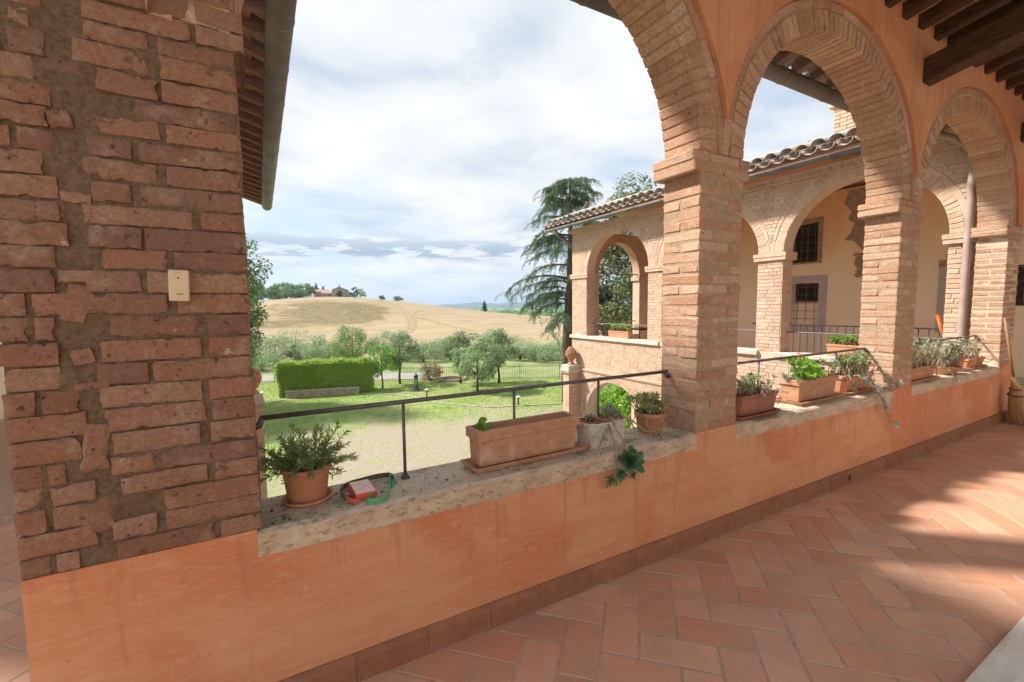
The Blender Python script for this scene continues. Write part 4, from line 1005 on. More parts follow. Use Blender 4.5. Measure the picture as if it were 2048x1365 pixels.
# rosemary ----------------------------------------------------------
g = random.Random(5); c = (.137, 2.0, ZS+.005)
rm = empty('potted_rosemary', c, 'rosemary in a round terracotta pot at the near end of the sill', 'potted plant')
round_pot(rm, c, .074, .098, .145, M['terracotta'], .099, .02)
lv = Leaves(); st = MB()
for i in range(62):
    a = g.uniform(0, 2*math.pi); rr = g.uniform(.0, .075); el = g.uniform(.05, 1.0); L_ = g.uniform(.08, .205)
    d = Vector((math.cos(a)*math.cos(el*1.4), math.sin(a)*math.cos(el*1.4)*.75, .35+math.sin(el)))
    P = arcpath((c[0]+rr*math.cos(a), c[1]+rr*math.sin(a)*.8, c[2]+.125), d, L_, .55*g.random() if el > .4 else 1.4*g.random(), 8, g, .5)
    st.tube(P, .0022, 4); 
    for k in range(1, len(P)):
        a0, b0 = P[k-1], P[k]; tng = (b0-a0).normalized()
        for q in range(8 if k > 2 else 4):
            base_ = a0.lerp(b0, g.random()); o_ = tng.orthogonal().normalized(); o_.rotate(Matrix.Rotation(g.uniform(0, 6.28), 3, tng))
            dd = (o_*.8+tng*g.uniform(.4, 1.0)).normalized(); ln = g.uniform(.020, .036)
            lv.diamond(base_, base_+dd*ln, .0052, rv(g))
st.build('stems', M['stem_green'], rm); lv.build('foliage', M['l_rosemary'], rm)

# long terracotta trough ------------------------------------------------
tr = empty('terracotta_trough', (1.17, 1.955, ZS), 'long empty terracotta trough on its tray with one small sprout', 'planter')
trough(tr, .868, 1.478, 1.888, 2.032, ZS+.026, .902, M['terracotta_pale'], .018, .05, .012, .003, .022, (.838, 1.520, 1.868, 2.045), R(.5), .05)
lv = MB(); g = random.Random(8); st = MB()
for i in range(11):
    a = g.uniform(0, 6.28); p = Vector((.93+.045*math.cos(a)*g.random(), 1.955+.03*math.sin(a), .895+g.uniform(-.01, .035))); ax = (Vector((0, -.5, 1))+rv(g, .6)).normalized()
    e1 = ax.orthogonal().normalized(); e2 = ax.cross(e1); r_ = g.uniform(.018, .03); n = 9
    lv.add([p]+[p+(e1*math.cos(2*math.pi*k/n)+e2*math.sin(2*math.pi*k/n))*r_*(1 if k % 2 else .82)+ax*.006 for k in range(n)], [(0, 1+k, 1+(k+1) % n) for k in range(n)])
    st.tube([(.93, 1.955, .855), p], .0015, 4)
lv.build('foliage', M['l_geran'], tr); st.build('stems', M['stem_green'], tr)

# wicker basket with succulents -----------------------------------------
bk = empty('wicker_basket', (1.68, 1.955, ZS), 'whitewashed wicker basket with trailing blue-green succulents', 'basket')
def rr_path(cx, cy, hx, hy, rad, n):
    pts = []
    for i in range(n):
        t = 2*math.pi*i/n; ct, sn = math.cos(t), math.sin(t); e = 4.5
        k = (abs(ct)**e+abs(sn)**e)**(-1/e); pts.append((cx+hx*k*ct, cy+hy*k*sn, ct, sn))
    return pts
N_ = 88
for row in range(13):
    z = ZS+.006+row*.0102; ex = .0012*row; s = MB(); P = rr_path(1.678, 1.957, .122+ex, .073+ex*.8, 0, N_); ph = (row % 2)*math.pi; L = []
    for i, (x, y, ct, sn) in enumerate(P):
        w = .0034*math.sin(i*2*math.pi/N_*(N_/4)+ph); L.append((x+ct*w, y+sn*w, z))
    v = []; f = []; n = len(L)
    for i, p in enumerate(L):
        x, y, ct, sn = P[i]; v += [(p[0]-ct*.003, p[1]-sn*.003, z-.0052), (p[0]+ct*.0035, p[1]+sn*.0035, z-.003), (p[0]+ct*.0035, p[1]+sn*.0035, z+.003), (p[0]-ct*.003, p[1]-sn*.003, z+.0052)]
    for i in range(n):
        j = (i+1) % n
        for k in range(4): f.append((i*4+k, j*4+k, j*4+(k+1) % 4, i*4+(k+1) % 4))
    s.add(v, f); s.build('strand', M['wicker'], bk)
s = MB(); P = rr_path(1.678, 1.957, .140, .084, 0, 60)
for off in (0, math.pi):
    v = [(x+ct*.004*math.sin(i*.9+off), y+sn*.004*math.sin(i*.9+off), ZS+.139+.004*math.cos(i*.9+off)) for i, (x, y, ct, sn) in enumerate(P)]; s.tube(v+[v[0]], .005, 5, False)
s.build('rim', M['wicker'], bk, True)
s = MB(); s.loops([rect(1.555, 1.648, 1.905, 2.01, ZS+.004), rect(1.548, 1.655, 1.90, 2.015, ZS+.15), rect(1.556, 1.647, 1.908, 2.007, ZS+.15), rect(1.558, 1.645, 1.91, 2.005, ZS+.12)]); s.build('inner_pot', M['plastic_brown'], bk)
s = MB(); s.lathe([(.05, .006), (.066, .13), (.072, .132), (.073, .152), (.066, .153), (.062, .125), (.01, .125)], (1.73, 1.955, ZS), 22); s.build('inner_pot', M['terracotta_pale'], bk, True)
g = random.Random(12); ro = MB(); st = MB()
for (x, y, z, r_) in ((1.70, 1.94, .885, .058), (1.75, 1.97, .895, .052), (1.725, 1.92, .865, .05), (1.77, 1.93, .87, .045), (1.60, 1.95, .868, .026), (1.585, 1.97, .866, .022), (1.62, 1.93, .866, .022)):
    rosette(ro, (x, y, z), (g.uniform(-.3, .3), -.5, 1), r_, 15, .42, .55, g); st.tube([(x, y+.01, .82), (x, y, z)], .004, 5)
paths = [[(1.72, 1.93, .845), (1.69, 1.87, .86), (1.665, 1.815, .82), (1.685, 1.785, .77), (1.712, 1.765, .70), (1.716, 1.752, .655)],
         [(1.70, 1.92, .84), (1.66, 1.85, .80), (1.64, 1.80, .765), (1.645, 1.785, .70), (1.62, 1.77, .62), (1.585, 1.758, .585)],
         [(1.70, 1.90, .85), (1.62, 1.83, .80), (1.56, 1.80, .79)], [(1.56, 1.80, .79), (1.535, 1.80, .745), (1.55, 1.80, .70)],
         [(1.78, 1.93, .87), (1.83, 1.88, .84), (1.84, 1.85, .78), (1.90, 1.83, .745), (1.96, 1.82, .74)], [(1.80, 1.95, .86), (1.87, 1.9, .82), (1.93, 1.86, .76), (2.0, 1.84, .75)]]
stems(st, paths, .0065); st.build('stems', M['stem'], bk, True)
rosette(ro, (1.56, 1.795, .795), (0, -1, .4), .032, 14, .4, .4, g); rosette(ro, (1.96, 1.82, .745), (.2, -1, .5), .028, 12, .4, .4, g); rosette(ro, (2.01, 1.835, .752), (.2, -.8, .6), .026, 12, .4, .4, g)
ro.build('foliage', M['l_grey'], bk)
ro = MB(); rosette(ro, (1.718, 1.758, .650), (-.35, -.85, .42), .085, 34, .50, .62, g, .22); rosette(ro, (1.655, 1.765, .585), (-.4, -.8, .1), .045, 18, .42, .5, g, .18); rosette(ro, (1.745, 1.77, .565), (.1, -.9, -.1), .035, 14, .4, .5, g, .18); ro.build('big_rosette', M['l_echev'], bk)
ro = MB(); rosette(ro, (1.585, 1.758, .575), (-.3, -.8, -.35), .062, 24, .28, .55, g); ro.build('drooping_rosette', M['l_rosemary'], bk)

# clay pot at the brick pillar --------------------------------------------
c = (2.068, 1.953, ZS)
cp = empty('potted_succulent', c, 'yellow-green succulent in a dusty round clay pot against the brick pillar', 'potted plant')
round_pot(cp, c, .070, .094, .140, M['terracotta_old'], None, .032)
def succulent_bush(root, x0, x1, y0, y1, z, n, h, rr, mats, g, lean=(0, 0), nleaf=13, wid=.3, stem_r=.0035, split=.5):
    n = int(n*1.5); rr *= 1.12
    st = MB(); ros = [MB() for _ in mats]
    for i in range(n):
        x, y = g.uniform(x0, x1), g.uniform(y0, y1); hh = h*g.uniform(.3, 1.0); tx = x+g.uniform(-.5, .5)*hh+lean[0]*hh; ty = y+g.uniform(-.4, .3)*hh+lean[1]*hh
        st.tube([(x, y, z-.01), ((x+tx)/2+g.uniform(-.01, .01), (y+ty)/2, z+hh*.55), (tx, ty, z+hh)], [stem_r*1.2, stem_r, stem_r*.8], 5)
        k = g.randrange(len(mats)); rosette(ros[k], (tx, ty, z+hh), Vector((tx-x, (ty-y)-.02, hh*.8+.02)), rr*g.uniform(.7, 1.15), nleaf, wid, .55, g)
    st.build('stems', M['stem'], root, True)
    for r_, m_ in zip(ros, mats):
        if r_.v: r_.build('foliage', M[m_], root)
g = random.Random(17)
succulent_bush(cp, c[0]-.07, c[0]+.065, c[1]-.05, c[1]+.05, ZS+.12, 34, .12, .040, ['l_succ', 'l_succ', 'l_lime'], g, (-.25, -.1), 12, .30)
st = MB(); stems(st, [[(1.99, 1.91, .83), (1.955, 1.87, .80), (1.965, 1.85, .75), (2.0, 1.845, .72)], [(2.03, 1.88, .84), (2.06, 1.84, .80), (2.09, 1.83, .755), (2.07, 1.835, .72)], [(1.98, 1.93, .84), (1.90, 1.90, .86), (1.85, 1.88, .81), (1.86, 1.86, .74)]], .004); st.build('runners', M['stem'], cp, True)

# second arch --------------------------------------------------------
pa = empty('brown_planter', (3.03, 1.92, ZS), 'dark brown plastic planter with straggly succulents next to the pillar', 'planter')
trough(pa, 2.79, 3.275, 1.842, 2.005, ZS+.022, .865, M['plastic_brown'], .022, .02, .006, .03, .012, (2.765, 3.29, 1.825, 2.02))
g = random.Random(23); succulent_bush(pa, 2.83, 3.20, 1.87, 1.98, .845, 46, .13, .036, ['l_succ', 'l_succ', 'l_grey'], g, (-.2, 0), 11, .26)
st = MB(); stems(st, [arcpath((g.uniform(2.85, 3.2), g.uniform(1.86, 1.95), .85), (g.uniform(-1, 1), g.uniform(-.6, .3), .7), .16, 1.2, 6, g, .8) for _ in range(26)]+[[(3.17, 1.87, .86), (3.18, 1.83, .855), (3.165, 1.825, .80), (3.20, 1.82, .775), (3.235, 1.825, .80), (3.24, 1.83, .855)]], .004); st.build('dry_stems', M['stem'], pa, True)

pb = empty('geranium_planter', (3.9, 1.97, ZS), 'pale terracotta trough with bright green geranium and a red flower', 'planter')
trough(pb, 3.61, 4.185, 1.885, 2.062, ZS+.025, .892, M['terracotta_pale'], .022, .04, .012, .003, .02, (3.575, 4.25, 1.852, 2.085), 0, .03)
g = random.Random(31); lf = MB(); st = MB()
for i in range(44):
    x = 3.66+abs(g.gauss(0, .15)); x = min(x, 4.1); y = g.uniform(1.90, 2.03); hh = g.uniform(.015, .20)*(1 if x < 3.95 else .5); p = Vector((x+g.uniform(-.05, .05), y-g.uniform(0, .05), .872+hh))
    ax = (Vector((-.2, -.6, .9))+rv(g, .55)).normalized(); e1 = ax.orthogonal().normalized(); e2 = ax.cross(e1); r_ = g.uniform(.024, .044); n = 14; ph = g.uniform(0, 6)
    v = [p]+[p+(e1*math.cos(2*math.pi*k/n)+e2*math.sin(2*math.pi*k/n))*r_*(.88+.12*math.cos(2.5*2*math.pi*k/n+ph))*(.45 if k == 0 else 1)+ax*(r_*.22*(1+.5*math.sin(k*2.1))) for k in range(n)]
    lf.add(v, [(0, 1+k, 1+(k+1) % n) for k in range(n)]); st.tube([(x, y, .86), p.lerp(Vector((x, y, .86)), .5)+rv(g, .01), p], .002, 4)
lf.build('foliage', M['l_geran'], pb); st.build('stems', M['stem_green'], pb)
fl = MB()
for i in range(14): p = Vector((3.66, 1.93, 1.085))+rv(g, .014); fl.add([p, p+rv(g, .014), p+rv(g, .014), p+rv(g, .014)], [(0, 1, 2), (0, 2, 3)])
fl.build('flower', M['l_red'], pb); st = MB(); st.tube([(3.70, 1.95, .88), (3.67, 1.94, 1.0), (3.66, 1.93, 1.08)], .002, 4); st.build('flower_stem', M['stem_green'], pb)
succulent_bush(pb, 4.0, 4.16, 1.90, 2.03, .875, 12, .13, .04, ['l_grey', 'l_succ'], g, (0, 0), 12, .3); succulent_bush(pb, 3.61, 3.66, 1.95, 2.03, .885, 3, .04, .04, ['l_grey'], g, (-.6, 0), 11, .25)

pc = empty('succulent_trough', (4.6, 1.97, ZS), 'rounded terracotta trough with bushy succulents trailing over the sill', 'planter')
trough(pc, 4.33, 4.85, 1.89, 2.055, ZS+.022, .865, M['terracotta'], .028, .03, .010, .035, .016, (4.30, 4.88, 1.87, 2.075))
g = random.Random(37); succulent_bush(pc, 4.36, 4.82, 1.91, 2.04, .85, 60, .19, .042, ['l_succ', 'l_geran', 'l_grey', 'l_succ'], g, (-.15, -.1), 12, .28)
st = MB(); ro = MB()
P_ = [[(4.34, 1.90, .87), (4.30, 1.86, .885), (4.31, 1.84, .80), (4.33, 1.83, .73)], [(4.42, 1.90, .86), (4.40, 1.84, .88), (4.46, 1.80, .80), (4.53, 1.77, .76)], [(4.60, 1.89, .87), (4.56, 1.83, .87), (4.60, 1.80, .77), (4.66, 1.785, .745), (4.80, 1.775, .75), (4.97, 1.765, .755)],
      [(4.56, 1.77, .755), (4.60, 1.755, .70), (4.65, 1.745, .63), (4.66, 1.742, .58), (4.76, 1.742, .49), (4.87, 1.742, .41)], [(4.75, 1.90, .87), (4.77, 1.84, .90), (4.80, 1.81, .85), (4.79, 1.80, .78)], [(4.55, 1.90, .87), (4.50, 1.85, .90), (4.44, 1.82, .84)]]
stems(st, P_, .0075); st.build('trailing_stems', M['stem'], pc, True)
for (x, y, z, r_) in ((4.44, 1.81, .84, .055), (4.53, 1.765, .765, .055), (4.58, 1.76, .77, .045), (4.98, 1.755, .765, .055), (4.66, 1.74, .62, .05), (4.70, 1.74, .625, .045), (4.88, 1.74, .405, .05), (4.84, 1.742, .41, .035), (4.92, 1.742, .40, .035)):
    m_ = ro
    rosette(m_, (x, y, z), (g.uniform(-.2, .2), -1, .5), r_, 12, .46, .4, g)
ro.build('white_rosettes', M['l_white'], pc)
ro = MB()
for P in P_:
    for p in smoothpts(P, 3)[2:]:
        if g.random() < .75: rosette(ro, (p.x+g.uniform(-.02, .02), p.y-.004, p.z+g.uniform(-.01, .02)), (g.uniform(-.6, .6), -1, g.uniform(0, .8)), g.uniform(.018, .04), 9, .42, .45, g, .12)
ro.build('trailing_leaves', M['l_grey'], pc)

# third arch ---------------------------------------------------------
def grey_planter(x0, x1, y0, y1, z1, mat, label, seed, n, h, trail=()):
    r = empty('succulent_planter', ((x0+x1)/2, (y0+y1)/2, ZS), label, 'planter'); trough(r, x0, x1, y0, y1, ZS+.02, z1, mat, .025, .025, .008, .02, .014, (x0-.03, x1+.03, y0-.02, y1+.02))
    g = random.Random(seed); succulent_bush(r, x0+.03, x1-.03, y0+.02, y1-.01, z1-.02, n, h, .034, ['l_grey', 'l_grey', 'l_olive', 'l_succ'], g, (.05, -.1), 11, .34)
    if trail: st = MB(); stems(st, trail, .007); st.build('trailing_stems', M['stem'], r, True)
    return r
grey_planter(5.44, 6.10, 1.845, 2.0, .845, M['terracotta'], 'terracotta planter of grey succulents nearest the second pillar in the third arch', 41, 70, .30, [[(5.9, 1.86, .84), (5.95, 1.81, .83), (5.93, 1.80, .75), (5.88, 1.80, .715)], [(5.6, 1.86, .85), (5.65, 1.82, .86), (5.72, 1.81, .80)]])
grey_planter(7.12, 7.62, 1.87, 2.03, .825, M['terracotta'], 'small terracotta planter at the far end of the third arch sill', 43, 26, .26, [[(7.3, 1.88, .83), (7.35, 1.84, .80), (7.5, 1.82, .77), (7.66, 1.82, .80)]])
e = empty('clay_bowl', (6.55, 1.93, ZS), 'tilted clay bowl with grey trailing succulents between two planters', 'potted plant')
s = MB(); s.lathe([(.03, .01), (.10, .012), (.155, .09), (.165, .10), (.155, .10), (.12, .055), (.01, .05)], (6.50, 1.93, ZS-.008), 20)
s.build('bowl', M['terracotta_pale'], e, True)
g = random.Random(47); succulent_bush(e, 6.36, 6.66, 1.85, 2.0, ZS+.06, 60, .30, .036, ['l_grey', 'l_grey', 'l_olive'], g, (0, -.1), 11, .34)
st = MB(); stems(st, [[(6.4, 1.86, .78), (6.3, 1.80, .76), (6.33, 1.775, .70), (6.36, 1.765, .645)], [(6.6, 1.85, .77), (6.75, 1.80, .74), (6.9, 1.80, .715)]], .008); st.build('trailing_stems', M['stem'], e, True)
ro = MB(); rosette(ro, (6.36, 1.762, .645), (0, -1, .2), .05, 12, .4, .4, g); rosette(ro, (6.34, 1.765, .70), (0, -1, .2), .04, 12, .4, .4, g); ro.build('white_rosettes', M['l_white'], e)
e2 = empty('clay_pot', (6.88, 1.95, ZS), 'upright clay pot between the bowl and the far planter', 'potted plant'); round_pot(e2, (6.88, 1.95, ZS), .07, .095, .16, M['terracotta_old']); succulent_bush(e2, 6.82, 6.94, 1.90, 2.0, ZS+.14, 16, .20, .034, ['l_grey', 'l_succ'], g)

# red case with straps -----------------------------------------------
rc = empty('red_case', (.347, 1.945, ZS), 'small red box with a green strap and a grey strap lying on the sill', 'case')
bm = cbox(.088, .150, .026, .004); me = bpy.data.meshes.new('shell'); bm.to_mesh(me); bm.free(); link('shell', me, rc, (.347, 1.945, ZS+.015), (0, 0, R(2)), M['red_case'])
bm = cbox(.080, .140, .004, .001); me = bpy.data.meshes.new('lid'); bm.to_mesh(me); bm.free(); link('lid', me, rc, (.3475, 1.946, ZS+.0298), (0, 0, R(2)), M['red_face'])
def ribbon(mb, pts, w, axis=Vector((0, 0, 1)), thick=.0016):
    pts = [Vector(p) for p in pts]; L = []
    for i, p in enumerate(pts):
        d = (pts[min(i+1, len(pts)-1)]-pts[max(i-1, 0)]).normalized(); ax = axis if not isinstance(axis, list) else axis[i]; nn = d.cross(ax).normalized()*thick; q = ax*w/2
        L.append([p-q-nn, p+q-nn, p+q+nn, p-q+nn])
    mb.loops(L)
s = MB(); gp = smoothpts([(.385, 1.885, ZS+.014), (.345, 1.835, ZS+.013), (.365, 1.806, ZS+.016), (.41, 1.815, ZS+.013), (.44, 1.87, ZS+.016), (.47, 1.955, ZS+.022), (.485, 2.02, ZS+.02), (.497, 2.04, ZS+.014), (.50, 1.99, ZS+.012), (.468, 1.93, ZS+.012)]); ribbon(s, gp, .022, [(Vector((.25*math.sin(i*.35), .2, 1))).normalized() for i in range(len(gp))]); s.build('green_strap', M['strap_green'], rc)
s = MB(); gp = smoothpts([(.305, 1.90, ZS+.012), (.272, 1.915, ZS+.013), (.265, 1.985, ZS+.014), (.30, 2.045, ZS+.013), (.37, 2.065, ZS+.014), (.44, 2.07, ZS+.016), (.49, 2.065, ZS+.014), (.50, 2.045, ZS+.012)]); ribbon(s, gp, .022); s.build('grey_strap', M['strap_grey'], rc)
s = MB(); gp = smoothpts([(.30, 1.93, ZS+.012), (.275, 1.90, ZS+.014), (.29, 1.865, ZS+.012), (.315, 1.852, ZS+.010)]); ribbon(s, gp, .015); s.build('red_strap', M['red_case'], rc)
# dead leaves and crumbs on the sill
g = random.Random(51); s = MB()
for i in range(80):
    u = g.random(); x = .0+u*u*2.2; y = g.uniform(1.815, 2.08); z = ZS+.006+.004*g.random(); r_ = g.uniform(.003, .010)
    p = [Vector((x, y, z))+Vector((r_*math.cos(t)*g.uniform(.6, 1), r_*math.sin(t)*g.uniform(.6, 1), g.uniform(-.002, .005))) for t in (0, 1.3, 2.6, 3.9, 5.2)]; s.add(p, [(0, 1, 2, 3, 4)])
tag(s.build('debris', M['soil']), 'dead leaves and crumbs of soil scattered on the sill', 'debris', None, 'stuff')
s = MB()
for i in range(60):
    x, y = g.uniform(.6, 5), g.uniform(.6, 1.72); r_ = g.uniform(.003, .009); p = [(x+r_*math.cos(t)*g.uniform(.5, 1.2), y+r_*math.sin(t)*g.uniform(.5, 1.2), .0025+g.uniform(0, .002)) for t in (0, 1.2, 2.5, 3.7, 5)]; s.add(p, [(0, 1, 2, 3, 4)])
tag(s.build('floor_litter', M['white_stone']), 'small pale flakes scattered on the terracotta floor', 'litter', None, 'stuff')

# broom -----------------------------------------------------------------
b = empty('broom', (8.0, 1.62, 0), 'straw broom leaning against the far end pillar', 'broom')
s = MB(); s.tube([(7.79, 1.782, 1.29), (7.885, 1.68, .50)], .013, 8); s.build('handle', M['broom_wood'], b, True)
s = MB(); s.tube([(7.875, 1.69, .58), (7.90, 1.675, .48), (7.94, 1.65, .36), (7.98, 1.625, .20), (8.0, 1.60, .02)], [.022, .04, .085, .12, .125], 14); s.build('head', M['straw'], b)
s = MB(); g = random.Random(61)
for i in range(130):
    a = g.uniform(0, 6.28); s.tube([(7.905+.04*math.cos(a), 1.67+.03*math.sin(a), .46), (7.95+.09*math.cos(a), 1.645+.07*math.sin(a), .30), (8.0+.135*math.cos(a), 1.60+.10*math.sin(a), g.uniform(.0, .05)+.002)], .0025, 3)
s.build('bristles', M['straw'], b)
for z, r_ in ((.44, .058), (.37, .085)):
    t = (.5-z)/.5; s = MB(); s.tube([(7.885+.11*t, 1.68-.08*t, z), (7.888+.11*t, 1.68-.08*t, z-.012)], r_, 14); s.build('binding', M['strap_grey'], b)
o = empty('orange_stick', (9.1, 2.72, 0), 'orange handle standing upright inside the wing behind the far planters', 'handle')
s = MB(); s.tube([(9.1, 2.80, 1.29), (9.1, 2.70, .90)], .026, 8); s.build('grip', M['orange_paint'], o, True); s = MB(); s.tube([(9.1, 2.70, .90), (9.1, 2.58, 0)], .014, 8); s.build('shaft', M['broom_wood'], o)
# planters in the wing -----------------------------------------------------
def wing_planter(x0, x1, y0, y1, zb, h, mats, label, seed, ph, name='planter'):
    r = empty(name, ((x0+x1)/2, (y0+y1)/2, zb), label, 'planter'); trough(r, x0, x1, y0, y1, zb+.001, zb+h, M['terracotta'], .02, .03, .008, .006, .016)
    g = random.Random(seed); succulent_bush(r, x0+.03, x1-.03, y0+.03, y1-.03, zb+h-.02, 46, ph, .06, mats, g, (-.1, 0), 11, .3)
wing_planter(7.92, 8.08, 3.30, 3.78, WSILL, .19, ['l_geran', 'l_succ'], 'terracotta planter with green plants on the nearest wing arch sill', 71, .14)
wing_planter(7.92, 8.09, 8.22, 8.98, WSILL, .18, ['l_lime', 'l_lime', 'l_succ'], 'terracotta planter with lime-green plants on the belvedere sill', 72, .16)
wing_planter(8.55, 8.80, 9.55, 9.95, .50, .22, ['l_lime', 'l_succ'], 'terracotta planter on a stand inside the belvedere', 73, .16)
wing_planter(9.2, 9.8, 10.16, 10.36, WSILL-.05, .18, ['l_lime', 'l_geran'], 'terracotta planter on the far sill of the belvedere', 74, .14)
s = MB(); s.box(8.56, 8.79, 9.56, 9.94, 0, .50); tag(s.build('plant_stand', M['wood_dark']), 'dark wooden stand under a planter in the belvedere', 'stand')
q = empty('stool', (8.9, 8.82, 0), 'dark wooden stool inside the belvedere', 'stool')
s = MB(); s.box(8.72, 9.08, 8.64, 9.0, .80, .86); s.build('seat', M['wood_dark'], q)
for ax in (8.75, 9.05):
    for ay in (8.67, 8.97): s = MB(); s.tube([(ax, ay, .80), (ax, ay, 0)], .018, 6); s.build('leg', M['wood_dark'], q)
st = MB(); g = random.Random(77); lv = Leaves()
for i in range(14): st.tube(arcpath((8.0+g.uniform(-.03, .03), g.uniform(8.3, 8.8), .82), (g.uniform(-.3, .3), g.uniform(-.5, .5), 1.4), g.uniform(.3, .46), 2.2, 8, g, .3), .005, 4)
sh = empty('grass_tuft', (8.0, 8.6, .80), 'tall arching green stems sprouting from the belvedere planter', 'plant'); st.build('stems', M['l_lime'], sh)
# ================================================================== ground and hills
def sst(x, a, b):
    t = np.clip((x-a)/(b-a), 0, 1); return t*t*(3-2*t)
def hgt(X, Y):
    X = np.asarray(X, float); Y = np.asarray(Y, float); r = np.hypot(X, Y); a = np.degrees(np.arctan2(X, Y))
    z = -3.8-4.6*sst(r, 39, 100)-7*sst(r, 260, 700)-6*sst(r, 600, 2500)
    w_ = sst(r, 60, 150); z = z+w_*14.6*np.exp(-(((X-48)/72)**2+((Y-335)/120)**2)*.9)
    z = z+w_*9.0*np.exp(-(((X+75)/95)**2+((Y-345)/130)**2)*.9)
    z = z+w_*2.5*np.exp(-(((X-120)/85)**2+((Y-260)/90)**2))
    z = z+.35*np.sin(X*.07+1)*np.sin(Y*.05)*sst(r, 80, 200)
    far = 52*(1+.55*np.sin(a*.21+.6)+.35*np.sin(a*.53+2.1)+.16*np.sin(a*1.31+.4)+.06*np.sin(a*3.1))
    z = z+far*sst(r, 5200, 7600)*(1-.0*r)+30*np.exp(-((a-26)/6)**2)*sst(r, 6000, 8200)
    return z
azs = np.concatenate([np.arange(-45, 80, .22), np.arange(80, 315, 6)]); azs = np.radians(azs); na = len(azs)
rr = np.concatenate([[0.5, 6, 12, 20, 30, 36], np.arange(39, 130, 2.6), np.geomspace(130, 480, 70), np.geomspace(495, 9500, 46)]); nr = len(rr)
A, RR = np.meshgrid(azs, rr); XX = RR*np.sin(A); YY = RR*np.cos(A); ZZ = hgt(XX, YY)
V = np.stack([XX, YY, ZZ], -1).reshape(-1, 3)
idx = np.arange(nr*na).reshape(nr, na); F = np.stack([idx[:-1], np.roll(idx, -1, 1)[:-1], np.roll(idx, -1, 1)[1:], idx[1:]], -1).reshape(-1, 4)
me = bpy.data.meshes.new('terrain'); me.vertices.add(len(V)); me.vertices.foreach_set('co', V.astype(np.float32).ravel())
me.loops.add(F.size); me.loops.foreach_set('vertex_index', F[:, ::-1].astype(np.int32).ravel()); me.polygons.add(len(F))
me.polygons.foreach_set('loop_start', np.arange(0, F.size, 4, dtype=np.int32)); me.polygons.foreach_set('loop_total', np.full(len(F), 4, dtype=np.int32)); me.update(calc_edges=True)
me.polygons.foreach_set('use_smooth', [True]*len(F))
# land use as vertex weights: R stubble field, G weedy patch, B woodland far off
rv_ = V[:, 0]; ry = V[:, 1]; rad = np.hypot(rv_, ry); azd = np.degrees(np.arctan2(rv_, ry))
field = sst(rad, 72, 92)*(1-sst(rad, 380, 430))*(1-sst(azd, 44, 50))
weed = np.exp(-(((azd-9.0)/4.8)**2+((rad-215)/42)**2))+.35*np.exp(-(((azd-3)/9)**2+((rad-240)/60)**2))+.6*np.exp(-(((azd-1.5)/3.0)**2+((rad-180)/16)**2))
woods = sst(rad, 3600, 5200)
ca = me.color_attributes.new('land', 'FLOAT_COLOR', 'POINT'); cd = np.stack([field, np.clip(weed, 0, 1), woods, np.ones_like(field)], -1).astype(np.float32); ca.data.foreach_set('color', cd.ravel())
def terrain_mat():
    m, nt, b, _ = newmat('terrain'); P = pos(nt); at = S(nt, 'ShaderNodeAttribute', attribute_name='land'); sp = S(nt, 'ShaderNodeSeparateColor', {0: at.outputs['Color']})
    n1 = noise_(nt, P, .05, 6, .6); n2 = noise_(nt, P, .6, 6, .65); n3 = noise_(nt, vscale(nt, P, (1, 3.2, 1)), .05, 6, .62, .6); n4 = noise_(nt, P, 2.6, 4, .7)
    straw = ramp(nt, math_(nt, 'ADD', math_(nt, 'MULTIPLY', n3, .6), math_(nt, 'MULTIPLY', n4, .4)), [(.34, (.25, .195, .12)), (.5, (.35, .275, .18)), (.66, (.43, .345, .24))])
    straw = mix(nt, math_(nt, 'MULTIPLY', smooth(nt, n1, .50, .66), .6), straw, (.29, .27, .12))
    n5 = noise_(nt, vscale(nt, P, (1, 1.6, 1)), .11, 8, .72, .5); n6 = noise_(nt, vscale(nt, P, (1, 2.2, 1)), .3, 8, .75)
    wd_ = ramp(nt, math_(nt, 'ADD', math_(nt, 'MULTIPLY', n6, .7), math_(nt, 'MULTIPLY', n2, .3)), [(.40, (.09, .09, .038)), (.5, (.19, .15, .08)), (.6, (.31, .24, .135))])
    rows = noise_(nt, vscale(nt, P, (.018, .55, .55)), 1.0, 3, .6, .2); straw = mix(nt, math_(nt, 'MULTIPLY', smooth(nt, rows, .5, .62), .35), straw, (.24, .185, .10))
    wf = smooth(nt, math_(nt, 'ADD', sp.outputs[1], math_(nt, 'MULTIPLY', math_(nt, 'SUBTRACT', n5, .5), 1.5)), .28, .55)
    straw = mix(nt, wf, straw, wd_)
    green = ramp(nt, n2, [(.35, (.15, .20, .075)), (.6, (.27, .30, .14))])
    vf = S(nt, 'ShaderNodeTexVoronoi', {'Vector': vscale(nt, P, (1, .45, 0)), 'Scale': .0032}).outputs['Color']
    ff = S(nt, 'ShaderNodeSeparateColor', {0: vf}).outputs[0]
    farf = ramp(nt, ff, [(0, (.15, .25, .07)), (.35, (.20, .30, .09)), (.6, (.34, .30, .14)), (.8, (.12, .20, .06)), (1, (.40, .33, .18))], 'CONSTANT')
    far_ = smooth(nt, S(nt, 'ShaderNodeVectorMath', {0: P}, operation='LENGTH').outputs[1], 380.0, 460.0)
    green = mix(nt, far_, green, farf)
    c = mix(nt, smooth(nt, math_(nt, 'ADD', sp.outputs[0], math_(nt, 'MULTIPLY', math_(nt, 'SUBTRACT', n2, .5), .3)), .3, .6), green, straw)
    c = mix(nt, sp.outputs[2], c, (.055, .085, .045))
    nt.links.new(c, b.inputs['Base Color']); b.inputs['Roughness'].default_value = .95; b.inputs['Specular IOR Level'].default_value = .05; return m
me.materials.append(terrain_mat())
tag(link('terrain', me), 'rolling ground with a straw-coloured stubble hill and blue hills far off', None, None, 'structure')

